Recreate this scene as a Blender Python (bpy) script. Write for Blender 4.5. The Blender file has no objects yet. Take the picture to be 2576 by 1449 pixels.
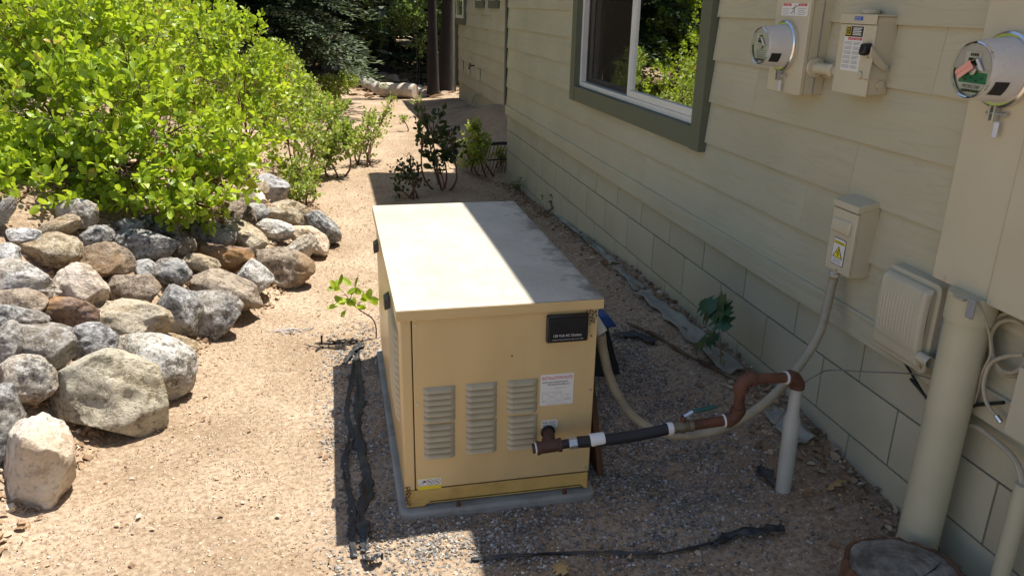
import bpy, math, random
import numpy as np
from mathutils import Vector, Matrix
R = math.radians
rng = np.random.default_rng(7)
random.seed(7)
scene = bpy.context.scene
COL = scene.collection

# ------------------------------------------------------------------ camera
F_PX, PITCH, ROLL, YAW, CAM_H = 1988.97, 0.3452, 0.0203, -0.2241, 1.562   # pixels of a 2576-wide picture, radians, metres
fwd = np.array([-math.sin(YAW)*math.cos(PITCH), math.cos(YAW)*math.cos(PITCH), -math.sin(PITCH)])
rgt = np.array([math.cos(YAW), math.sin(YAW), 0.0]); upv = np.cross(rgt, fwd)
rgt, upv = rgt*math.cos(ROLL)+upv*math.sin(ROLL), -rgt*math.sin(ROLL)+upv*math.cos(ROLL)
camd = bpy.data.cameras.new('camera'); cam = bpy.data.objects.new('camera', camd); COL.objects.link(cam)
camd.sensor_width = 36; camd.lens = 36*F_PX/2576; camd.clip_start = 0.05; camd.clip_end = 600
cam.matrix_world = Matrix(((rgt[0], upv[0], -fwd[0], 0), (rgt[1], upv[1], -fwd[1], 0), (rgt[2], upv[2], -fwd[2], CAM_H), (0, 0, 0, 1)))
scene.camera = cam
scene.render.resolution_x, scene.render.resolution_y = 1024, 575

# ------------------------------------------------------------------ light
SUN = Vector((0.295, 0.14, 1.0)).normalized()                    # towards the sun
world = bpy.data.worlds.new('World'); scene.world = world; world.use_nodes = True
wn = world.node_tree.nodes; wl = world.node_tree.links
sky = wn.new('ShaderNodeTexSky'); sky.sky_type = 'NISHITA'; sky.sun_disc = False
sky.sun_elevation = math.asin(SUN.z); sky.sun_rotation = math.atan2(SUN.x, SUN.y)
wn['Background'].inputs['Strength'].default_value = 0.105
wl.new(sky.outputs[0], wn['Background'].inputs['Color'])
sund = bpy.data.lights.new('sun', 'SUN'); sund.energy = 5.0; sund.angle = R(0.53); sund.color = (1.0, 0.95, 0.87)
sun = bpy.data.objects.new('sun', sund); COL.objects.link(sun)
sun.rotation_euler = (-SUN).to_track_quat('-Z', 'Y').to_euler()
scene.view_settings.view_transform = 'Standard'; scene.view_settings.look = 'None'
scene.view_settings.exposure = 0.84; scene.view_settings.gamma = 1.0
scene.view_settings.use_curve_mapping = False

# ------------------------------------------------------------------ pixel helpers (photo pixel -> direction; distance from what it touches)
def ray(x, y): return fwd + rgt*(x-1288)/F_PX - upv*(y-724.5)/F_PX
def atX(x, y, X): d = ray(x, y); t = X/d[0]; return np.array([X, d[1]*t, CAM_H+d[2]*t])
def atY(x, y, Y): d = ray(x, y); t = Y/d[1]; return np.array([d[0]*t, Y, CAM_H+d[2]*t])
def atZ(x, y, z=0.0): d = ray(x, y); t = (z-CAM_H)/d[2]; return np.array([d[0]*t, d[1]*t, z])

# ------------------------------------------------------------------ value noise
_tab = rng.random(4096)
def _h(i, j, k): return _tab[(i*73 + j*179 + k*283 + (i*j) % 97*7) & 4095]
def vnoise(P):
    P = np.asarray(P, float); I = np.floor(P).astype(int); f = P-I; f = f*f*(3-2*f)
    out = 0
    for a in (0, 1):
        for b in (0, 1):
            for c in (0, 1):
                w = (f[..., 0] if a else 1-f[..., 0])*(f[..., 1] if b else 1-f[..., 1])*(f[..., 2] if c else 1-f[..., 2])
                out = out + w*_h(I[..., 0]+a, I[..., 1]+b, I[..., 2]+c)
    return out*2-1
def noise2(x, y, s, seed=0): return vnoise(np.stack([x*s+31.7, y*s+11.3, np.full_like(x, seed+0.5)], -1))
def sstep(a, b, x): t = np.clip((x-a)/(b-a), 0, 1); return t*t*(3-2*t)

# ------------------------------------------------------------------ terrain height
WX = 1.698                                                       # plane of the house's block wall
foot = [(-1.2, -3.0), (-1.12, 1.2)] + [tuple(atZ(*q)[:2]) for q in ((100, 1275), (270, 1095), (420, 990), (540, 850), (690, 760), (790, 640), (850, 600))] + [(-.12, 6.1), (-.42, 7.0), (-.62, 8.2), (-.55, 10.5), (-.3, 13), (-.2, 16), (-.2, 60)]
FX = np.array([p[0] for p in foot]); FY = np.array([p[1] for p in foot])
def terrain(x, y):
    x = np.asarray(x, float); y = np.asarray(y, float)
    d = np.interp(y, FY, FX) - x
    d = .04*np.logaddexp(0, d/.04)
    s = np.interp(y, [0, 4.8, 7.0, 9.0, 14], [.66, .66, .30, .22, .10])
    a = d*s; b = .72+.10*d; k = .07
    z = -k*np.logaddexp(-a/k, -b/k)
    z = np.maximum(z, -.02)
    berm = np.interp(y, [.5, 1.7, 2.1, 2.45, 3.6, 4.4, 5.8, 7.6, 8.5], [.02, .05, .085, .13, .105, .08, -.03, -.13, -.05])
    z = z + berm*sstep(1.12, 1.62, x)*(1-sstep(8.2, 8.8, y))
    z = z + .30*np.exp(-((y-9.9)/1.5)**2)*sstep(1.45, 2.15, x) + .04*sstep(1.5, 2.1, x)*sstep(8, 9, y)
    z = z - .05*sstep(10, 15, y)*sstep(0, 1.0, x) + .25*sstep(16, 26, y)
    z = z + .012*noise2(x, y, 1.7) + .006*noise2(x, y, 6.0, 3)
    return z
def T(x, y): return float(terrain(np.array([x]), np.array([y]))[0])
_ts = np.concatenate([np.arange(.6, 8, .006), np.arange(8, 45, .03)])
def onT(px, py):
    d = ray(px, py); P = np.outer(_ts, d); P[:, 2] += CAM_H
    hit = np.nonzero(P[:, 2] < terrain(P[:, 0], P[:, 1]))[0]
    return P[hit[0]] if len(hit) else P[-1]

# ------------------------------------------------------------------ materials
def new_mat(name):
    m = bpy.data.materials.new(name); m.use_nodes = True; nt = m.node_tree
    return m, nt, nt.nodes['Principled BSDF']
def nd(nt, kind, ins=None, **props):
    n = nt.nodes.new('ShaderNode'+kind)
    for k, v in props.items(): setattr(n, k, v)
    for k, v in (ins or {}).items():
        if isinstance(v, bpy.types.NodeSocket): nt.links.new(v, n.inputs[k])
        else: n.inputs[k].default_value = v
    return n
def rgb(c): return (c[0], c[1], c[2], 1)
def coords(nt, kind='Object', scale=(1, 1, 1), rand=True):
    tc = nd(nt, 'TexCoord')
    out = tc.outputs[kind]
    if rand:
        oi = nd(nt, 'ObjectInfo'); mu = nd(nt, 'Math', {0: oi.outputs['Random'], 1: 37.0}, operation='MULTIPLY')
        ad = nd(nt, 'VectorMath', {0: out, 1: mu.outputs[0]}, operation='ADD'); out = ad.outputs[0]
    mp = nd(nt, 'Mapping', {'Vector': out, 'Scale': scale})
    return mp.outputs[0]
def ramp(nt, fac, stops):
    r = nd(nt, 'ValToRGB', {'Fac': fac}); e = r.color_ramp.elements
    while len(e) < len(stops): e.new(0.5)
    for el, (p, c) in zip(e, stops):
        el.position = p; el.color = rgb(c) if not isinstance(c, (int, float)) else (c, c, c, 1)
    return r.outputs['Color']
def mixc(nt, fac, a, b, mode='MIX'):
    n = nd(nt, 'Mix', data_type='RGBA', blend_type=mode)
    for k, v in (('Factor', fac), ('A', a), ('B', b)):
        s = [q for q in n.inputs if q.name == k and (q.type == 'RGBA' if k != 'Factor' else q.type == 'VALUE')][0]
        if isinstance(v, bpy.types.NodeSocket): nt.links.new(v, s)
        else: s.default_value = v if isinstance(v, (int, float)) else rgb(v)
    return [o for o in n.outputs if o.type == 'RGBA'][0]
def bump(nt, bsdf, h, strength=.3, dist=.01):
    b = nd(nt, 'Bump', {'Height': h, 'Strength': strength, 'Distance': dist}); nt.links.new(b.outputs[0], bsdf.inputs['Normal']); return b
MATS = {}
def simple(name, col, rough=.6, metal=0, var=.12, scale=8, bmp=.0, bscale=60, spec=.5, stretch=(1, 1, 1), dirt=None, dirtamt=.5):
    """paint, plastic or metal with soft blotches, optional grime and fine relief"""
    m, nt, b = new_mat(name)
    co = coords(nt, scale=stretch)
    n1 = nd(nt, 'TexNoise', {'Vector': co, 'Scale': scale, 'Detail': 5})
    lo = tuple(c*(1-var) for c in col); hi = tuple(min(1, c*(1+var)) for c in col)
    c = ramp(nt, n1.outputs['Fac'], [(.3, lo), (.7, hi)])
    if dirt:
        n2 = nd(nt, 'TexNoise', {'Vector': co, 'Scale': scale*.6, 'Detail': 9, 'Roughness': .7})
        f = ramp(nt, n2.outputs['Fac'], [(.52, 0.0), (.72, dirtamt)])
        c = mixc(nt, f, c, dirt)
    nt.links.new(c, b.inputs['Base Color'])
    rr = ramp(nt, n1.outputs['Fac'], [(.3, rough*.85), (.7, min(1, rough*1.15))]); nt.links.new(rr, b.inputs['Roughness'])
    b.inputs['Metallic'].default_value = metal; b.inputs['Specular IOR Level'].default_value = spec
    if bmp:
        n3 = nd(nt, 'TexNoise', {'Vector': co, 'Scale': bscale, 'Detail': 4}); bump(nt, b, n3.outputs['Fac'], bmp, .004)
    MATS[name] = m; return m

# dirt
m, nt, b = new_mat('dirt'); MATS['dirt'] = m
co = coords(nt, rand=False)
n1 = nd(nt, 'TexNoise', {'Vector': co, 'Scale': 1.6, 'Detail': 8, 'Roughness': .6})
n2 = nd(nt, 'TexNoise', {'Vector': co, 'Scale': 55, 'Detail': 8, 'Roughness': .75})
v1 = nd(nt, 'TexVoronoi', {'Vector': co, 'Scale': 95, 'Randomness': 1.0})
c = ramp(nt, n1.outputs['Fac'], [(.36, (.315, .226, .148)), (.5, (.40, .298, .203)), (.64, (.485, .375, .265))])
c = mixc(nt, ramp(nt, n2.outputs['Fac'], [(.40, .85), (.52, 0.0)]), c, (.22, .15, .095))
c = mixc(nt, ramp(nt, n2.outputs['Fac'], [(.55, 0.0), (.66, .7)]), c, (.60, .48, .34))
sp = nd(nt, 'SeparateColor', {'Color': v1.outputs['Color']})
spk = ramp(nt, sp.outputs[0], [(.86, 0.0), (.9, 1.0)])
spm = nd(nt, 'Math', {0: spk, 1: ramp(nt, v1.outputs['Distance'], [(.25, 1.0), (.5, 0.0)])}, operation='MULTIPLY')
c = mixc(nt, spm.outputs[0], c, (.66, .55, .40))
nt.links.new(c, b.inputs['Base Color']); b.inputs['Roughness'].default_value = .95; b.inputs['Specular IOR Level'].default_value = .15
hh = nd(nt, 'Math', {0: n2.outputs['Fac'], 1: spm.outputs[0]}, operation='ADD')
bump(nt, b, hh.outputs[0], .9, .012)

# painted lap siding with pressed grain running along y
m, nt, b = new_mat('siding'); MATS['siding'] = m
co = coords(nt, scale=(1, .085, 1))
n1 = nd(nt, 'TexNoise', {'Vector': co, 'Scale': 5, 'Detail': 3, 'Distortion': .6})
wv = nd(nt, 'Math', {0: n1.outputs['Fac'], 1: 16.0}, operation='MULTIPLY'); wf = nd(nt, 'Math', {0: wv.outputs[0]}, operation='FRACT')
n2 = nd(nt, 'TexNoise', {'Vector': co, 'Scale': 70, 'Detail': 4})
n3 = nd(nt, 'TexNoise', {'Vector': coords(nt), 'Scale': 1.8, 'Detail': 6})
n4 = nd(nt, 'TexNoise', {'Vector': coords(nt), 'Scale': 2.3, 'Detail': 2})
c = ramp(nt, n3.outputs['Fac'], [(.3, (.44, .405, .28)), (.7, (.515, .478, .335))])
c = mixc(nt, ramp(nt, wf.outputs[0], [(.0, .22), (.18, 0.0), (1, 0.0)]), c, (.36, .30, .17))
nt.links.new(c, b.inputs['Base Color']); b.inputs['Roughness'].default_value = .62
g = nd(nt, 'Math', {0: wf.outputs[0], 1: n2.outputs['Fac']}, operation='ADD')
gm = nd(nt, 'Math', {0: g.outputs[0], 1: ramp(nt, n4.outputs['Fac'], [(.42, .25), (.62, 1.0)])}, operation='MULTIPLY')
bump(nt, b, gm.outputs[0], .6, .005)

simple('block', (.465, .43, .30), .75, var=.07, scale=3, bmp=.35, bscale=90, dirt=(.34, .28, .17), dirtamt=.35)
simple('mortar', (.39, .355, .245), .85, var=.1, scale=20, bmp=.4, bscale=80)
simple('trim_green', (.125, .135, .09), .6, var=.1, scale=6, bmp=.25, bscale=70, stretch=(1, .2, .4))
simple('vinyl_white', (.74, .73, .68), .35, var=.03)
simple('soffit', (.42, .37, .25), .7)
simple('shingle', (.09, .085, .08), .95, var=.3, scale=30, bmp=.6)
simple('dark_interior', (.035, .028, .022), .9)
simple('screen_mesh', (.06, .048, .036), .65, var=.1)
simple('curtain', (.30, .25, .19), .9)
simple('generator_paint', (.625, .46, .225), .33, var=.05, scale=4, spec=.5, stretch=(2.2, 2.2, .5), dirt=(.53, .40, .20), dirtamt=.4)
simple('generator_base_paint', (.62, .42, .13), .4, var=.1, scale=8, dirt=(.22, .11, .04), dirtamt=.55)
simple('louver_beige', (.43, .37, .24), .42, var=.1, scale=14)  # greyer, darker beige than the panels around the louvers
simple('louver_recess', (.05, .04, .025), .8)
simple('black_plastic', (.012, .012, .013), .35, var=.15)
simple('pad', (.29, .285, .255), .85, var=.15, scale=10, bmp=.35, dirt=(.16, .12, .08), dirtamt=.8)
simple('rust_pipe', (.12, .047, .024), .75, var=.35, scale=22, bmp=.4, bscale=120, dirt=(.05, .02, .012), dirtamt=.8)
simple('dark_iron', (.07, .032, .02), .65, var=.3, scale=22, bmp=.3, bscale=120)
simple('galvanized', (.55, .56, .56), .4, metal=.8, var=.12, scale=20)
simple('bright_metal', (.75, .74, .72), .22, metal=1.0, var=.06)
simple('brass_valve', (.20, .17, .11), .5, metal=.5, var=.2, scale=30)
simple('hose_black', (.014, .014, .016), .55, var=.2)
simple('tape_white', (.72, .72, .70), .5, var=.08)
simple('lever_green', (.02, .10, .085), .45, var=.1)
simple('sleeve_grey', (.44, .44, .38), .55, var=.08, dirt=(.25, .22, .16), dirtamt=.4)
simple('conduit_grey', (.33, .285, .195), .5, var=.1, scale=20, dirt=(.14, .10, .06), dirtamt=.7)
simple('painted_metal', (.54, .485, .345), .48, var=.05, scale=5)
simple('painted_pipe', (.50, .46, .31), .5, var=.06, scale=7, bmp=.08)
simple('box_plastic', (.51, .465, .335), .5, var=.04)
simple('meter_cover', (.62, .60, .57), .25, var=.03)
simple('meter_face', (.70, .71, .66), .3, var=.03)
simple('lcd', (.02, .028, .014), .2, var=.2)
simple('label_white', (.74, .73, .69), .5, var=.04)
simple('label_red', (.55, .03, .04), .5); simple('label_black', (.015, .015, .016), .5); simple('label_grey', (.28, .28, .28), .6)
simple('label_yellow', (.75, .60, .03), .5); simple('label_blue', (.03, .10, .42), .5); simple('label_green', (.02, .24, .13), .45)
simple('seal_pink', (.80, .36, .28), .5); simple('seal_clear', (.62, .64, .72), .3); simple('ink_white', (.75, .75, .75), .5)
simple('cable_tan', (.40, .35, .25), .5, var=.08); simple('cable_black', (.015, .014, .013), .5)
simple('wire_grey', (.17, .155, .125), .6)
simple('copper', (.6, .3, .12), .35, metal=.9)
simple('bark', (.026, .02, .016), .95, var=.5, scale=14, bmp=.9, bscale=18, stretch=(1, 1, .3))
simple('stick_wood', (.13, .085, .05), .9, var=.4, scale=20, bmp=.5)
simple('manzanita_bark', (.13, .055, .035), .55, var=.3, scale=20)
simple('twig', (.22, .20, .09), .7, var=.2)
simple('dead_wood', (.44, .40, .36), .85, var=.3, scale=7, bmp=.6, bscale=30, stretch=(1, 1, .3))
simple('pale_log', (.58, .49, .39), .85, var=.25, scale=6, bmp=.5, bscale=30, dirt=(.34, .13, .05), dirtamt=.7)
simple('bark_orange', (.115, .052, .026), .9, var=.5, scale=18, bmp=.9, bscale=30, stretch=(1, 1, .25))
simple('weed_fabric', (.024, .025, .028), .5, var=.4, scale=14, bmp=.6, bscale=40, dirt=(.16, .12, .085), dirtamt=.55)
simple('edging_sheet', (.30, .29, .235), .8, var=.25, scale=7, bmp=.3, dirt=(.15, .11, .07), dirtamt=.6)
simple('plank_wood', (.13, .065, .03), .8, var=.35, scale=9, bmp=.5, stretch=(6, 1, 1))
simple('bin_blue', (.02, .07, .24), .5, var=.1)
simple('grate_metal', (.035, .033, .03), .6)

# faded roof sheet of the generator with smears of grime
m, nt, b = new_mat('generator_roof'); MATS['generator_roof'] = m
co = coords(nt, rand=False)
n1 = nd(nt, 'TexNoise', {'Vector': co, 'Scale': 5, 'Detail': 7, 'Roughness': .65})
n2 = nd(nt, 'TexNoise', {'Vector': coords(nt, scale=(3, 1, 1), rand=False), 'Scale': 9, 'Detail': 10, 'Roughness': .8})
n3 = nd(nt, 'TexNoise', {'Vector': co, 'Scale': 11, 'Detail': 9, 'Roughness': .75})
c = ramp(nt, n1.outputs['Fac'], [(.38, (.42, .38, .30)), (.62, (.49, .45, .365))])
c = mixc(nt, ramp(nt, n2.outputs['Fac'], [(.53, 0.0), (.68, .6)]), c, (.29, .255, .195))
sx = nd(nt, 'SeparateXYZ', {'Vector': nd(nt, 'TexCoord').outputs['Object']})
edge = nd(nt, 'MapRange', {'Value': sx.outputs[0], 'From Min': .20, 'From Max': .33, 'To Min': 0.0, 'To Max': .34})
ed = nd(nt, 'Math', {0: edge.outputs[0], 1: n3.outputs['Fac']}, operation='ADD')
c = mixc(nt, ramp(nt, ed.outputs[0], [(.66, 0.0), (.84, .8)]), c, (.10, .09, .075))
nt.links.new(c, b.inputs['Base Color']); b.inputs['Roughness'].default_value = .55

# window glass: coated pane, part mirror, part see-through
m, nt, b = new_mat('window_glass'); MATS['window_glass'] = m
gl = nd(nt, 'BsdfGlossy', {'Color': (.9, .93, .9, 1), 'Roughness': .0}); tr = nd(nt, 'BsdfTransparent', {'Color': (.55, .58, .55, 1)})
fr = nd(nt, 'Fresnel', {'IOR': 1.9}); fa = nd(nt, 'Math', {0: fr.outputs[0], 1: .6}, operation='ADD')
wvn = nd(nt, 'TexNoise', {'Vector': coords(nt), 'Scale': 2.2, 'Detail': 1}); wb = nd(nt, 'Bump', {'Height': wvn.outputs['Fac'], 'Strength': .12, 'Distance': .01})
nt.links.new(wb.outputs[0], gl.inputs['Normal'])
mx = nd(nt, 'MixShader', {0: fa.outputs[0], 1: tr.outputs[0], 2: gl.outputs[0]}); nt.links.new(mx.outputs[0], nt.nodes['Material Output'].inputs[0])
m, nt, b = new_mat('meter_glass'); MATS['meter_glass'] = m
gl = nd(nt, 'BsdfGlossy', {'Roughness': .03}); tr = nd(nt, 'BsdfTransparent', {'Color': (.92, .93, .92, 1)}); fr = nd(nt, 'Fresnel', {'IOR': 1.5})
mx = nd(nt, 'MixShader', {0: fr.outputs[0], 1: tr.outputs[0], 2: gl.outputs[0]}); nt.links.new(mx.outputs[0], nt.nodes['Material Output'].inputs[0])

def leaf_mat(name, lo, mid, hi, trans, rough=.42, attr=True, tfac=.42):
    m, nt, b = new_mat(name)
    if attr: f = nd(nt, 'Attribute', attribute_name='tone').outputs['Fac']
    else: f = nd(nt, 'ObjectInfo').outputs['Random']
    c = ramp(nt, f, [(.0, lo), (.5, mid), (.965, hi), (1, (.50, .27, .05) if name in ('leaf_bright', 'leaf_single', 'leaf_pale') else hi)])
    nz = nd(nt, 'TexNoise', {'Vector': coords(nt, rand=False), 'Scale': 22, 'Detail': 3})
    c2 = mixc(nt, ramp(nt, nz.outputs['Fac'], [(.4, 0.0), (.7, .35)]), c, tuple(q*.6 for q in mid))
    nt.links.new(c2, b.inputs['Base Color']); b.inputs['Roughness'].default_value = rough
    t = nd(nt, 'BsdfTranslucent', {'Color': rgb(trans)})
    tm = mixc(nt, .5, c, trans); nt.links.new(tm, t.inputs['Color'])
    mx = nd(nt, 'MixShader', {0: tfac, 1: b.outputs[0], 2: t.outputs[0]}); nt.links.new(mx.outputs[0], nt.nodes['Material Output'].inputs[0])
    MATS[name] = m; return m
leaf_mat('leaf_bright', (.13, .21, .016), (.28, .40, .026), (.47, .56, .05), (.70, .86, .035), .42, tfac=.42)
leaf_mat('leaf_single', (.13, .21, .016), (.28, .40, .026), (.47, .56, .05), (.70, .86, .035), .42, attr=False, tfac=.42)
leaf_mat('leaf_pale', (.16, .23, .035), (.27, .36, .06), (.42, .48, .11), (.55, .68, .06), .5)
leaf_mat('leaf_shaded', (.028, .045, .012), (.04, .065, .014), (.06, .095, .02), (.09, .15, .012), .5, attr=False, tfac=.25)  # greens darkened: the saplings' shade is put into the leaf colour
leaf_mat('leaf_oak', (.025, .075, .032), (.032, .09, .036), (.042, .11, .042), (.04, .13, .035), .45, attr=False, tfac=.2)
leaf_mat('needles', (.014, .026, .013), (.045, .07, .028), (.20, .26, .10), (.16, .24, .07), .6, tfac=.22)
leaf_mat('leaf_broad', (.05, .09, .02), (.10, .16, .03), (.20, .28, .06), (.25, .38, .05), .5)
leaf_mat('litter', (.16, .09, .045), (.34, .22, .12), (.58, .47, .34), (.45, .3, .15), .8, tfac=.12)
leaf_mat('dry_grass', (.25, .26, .12), (.38, .36, .2), (.5, .46, .3), (.4, .42, .2), .7, tfac=.25)
def tone_mat(name, stops, rough=.85):
    m, nt, b = new_mat(name)
    c = ramp(nt, nd(nt, 'Attribute', attribute_name='tone').outputs['Fac'], stops)
    nz = nd(nt, 'TexNoise', {'Vector': coords(nt, rand=False), 'Scale': 160, 'Detail': 3})
    c = mixc(nt, ramp(nt, nz.outputs['Fac'], [(.45, 0.0), (.65, .4)]), c, (.24, .2, .16))
    nt.links.new(c, b.inputs['Base Color']); b.inputs['Roughness'].default_value = rough; b.inputs['Specular IOR Level'].default_value = .25
    MATS[name] = m
tone_mat('gravel', [(0, (.10, .09, .08)), (.4, (.20, .185, .165)), (.8, (.33, .31, .28)), (1, (.56, .54, .50))])
tone_mat('pebble', [(0, (.20, .12, .065)), (.45, (.44, .29, .165)), (.8, (.58, .42, .26)), (1, (.74, .66, .53))])

def rock_mat(name, c1, c2, c3, speck=.5, fine=26, patch=(.62, .60, .56), pamt=.5, stain=(.40, .25, .10), samt=.5, bstr=.6):
    m, nt, b = new_mat(name); co = coords(nt)
    n1 = nd(nt, 'TexNoise', {'Vector': co, 'Scale': 3.2, 'Detail': 8, 'Roughness': .62, 'Distortion': .4})
    n2 = nd(nt, 'TexNoise', {'Vector': co, 'Scale': fine, 'Detail': 8, 'Roughness': .72})
    n3 = nd(nt, 'TexNoise', {'Vector': co, 'Scale': 4.3, 'Detail': 9, 'Roughness': .7})
    n5 = nd(nt, 'TexNoise', {'Vector': co, 'Scale': 2.1, 'Detail': 5})
    vo = nd(nt, 'TexVoronoi', {'Vector': co, 'Scale': fine*2.6}); gs = nd(nt, 'SeparateColor', {'Color': nd(nt, 'TexVoronoi', {'Vector': co, 'Scale': fine*4.2}).outputs['Color']})
    c = ramp(nt, n1.outputs['Fac'], [(.40, tuple(q*.8 for q in c1)), (.5, c2), (.60, tuple(min(.75, q*1.12) for q in c3))])
    c = mixc(nt, ramp(nt, n2.outputs['Fac'], [(.40, min(1, speck*1.5)), (.49, 0.0)]), c, tuple(q*.3 for q in c1))
    c = mixc(nt, ramp(nt, n2.outputs['Fac'], [(.51, 0.0), (.60, min(1, speck*1.5))]), c, tuple(min(.8, q*1.15) for q in patch))
    c = mixc(nt, ramp(nt, n3.outputs['Fac'], [(.52, 0.0), (.57, min(1, pamt*1.5))]), c, patch)
    c = mixc(nt, ramp(nt, n5.outputs['Fac'], [(.50, 0.0), (.60, min(1, samt*1.4))]), c, stain)
    c = mixc(nt, ramp(nt, vo.outputs['Distance'], [(.0, speck*.6), (.22, 0.0)]), c, tuple(q*.4 for q in c1))
    c = mixc(nt, ramp(nt, gs.outputs[0], [(.0, speck), (.22, 0.0)]), c, tuple(q*.35 for q in c1)); c = mixc(nt, ramp(nt, gs.outputs[1], [(.78, 0.0), (1.0, speck)]), c, tuple(min(.8, q*1.2) for q in patch))
    nt.links.new(c, b.inputs['Base Color']); b.inputs['Roughness'].default_value = .85; b.inputs['Specular IOR Level'].default_value = .3
    h = nd(nt, 'Math', {0: n2.outputs['Fac'], 1: n3.outputs['Fac']}, operation='ADD')
    bump(nt, b, h.outputs[0], min(1, bstr*1.5), .035); MATS[name] = m
rock_mat('rock_granite', (0.345, 0.310, 0.265), (0.483, 0.443, 0.368), (0.575, 0.529, 0.448), .6, 34, samt=.25)
rock_mat('rock_pink', (0.529, 0.425, 0.322), (0.644, 0.540, 0.437), (0.700, 0.621, 0.517), .35, 24, (.68, .62, .53), .6, (.50, .32, .17), .35, .5)
rock_mat('rock_cream', (0.437, 0.380, 0.265), (0.540, 0.483, 0.356), (0.621, 0.552, 0.414), .5, 30, (.60, .55, .43), .45, (.37, .26, .12), .4, .8)
rock_mat('rock_grey', (0.230, 0.224, 0.218), (0.333, 0.322, 0.310), (0.425, 0.408, 0.391), .5, 28, (.52, .51, .49), .5, (.33, .25, .15), .3, .6)
rock_mat('rock_dark', (0.115, 0.115, 0.115), (0.196, 0.190, 0.184), (0.276, 0.265, 0.241), .55, 26, (.50, .49, .46), .45, (.28, .20, .12), .35, .8)
rock_mat('rock_tan', (0.380, 0.287, 0.178), (0.483, 0.380, 0.241), (0.552, 0.460, 0.322), .5, 30, (.52, .46, .36), .5, (.36, .25, .13), .5, .6)
rock_mat('rock_brown', (0.230, 0.172, 0.127), (0.333, 0.265, 0.196), (0.414, 0.333, 0.253), .5, 26, (.44, .37, .29), .35, (.36, .22, .10), .5, .7)
rock_mat('rock_rust', (0.230, 0.138, 0.098), (0.333, 0.218, 0.149), (0.414, 0.299, 0.207), .4, 22, (.30, .22, .22), .45, (.48, .27, .10), .6, .7)
rock_mat('rock_white', (0.483, 0.460, 0.425), (0.632, 0.609, 0.564), (0.700, 0.700, 0.644), .6, 24, (.68, .66, .62), .55, (.42, .31, .17), .3, .9)

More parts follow.
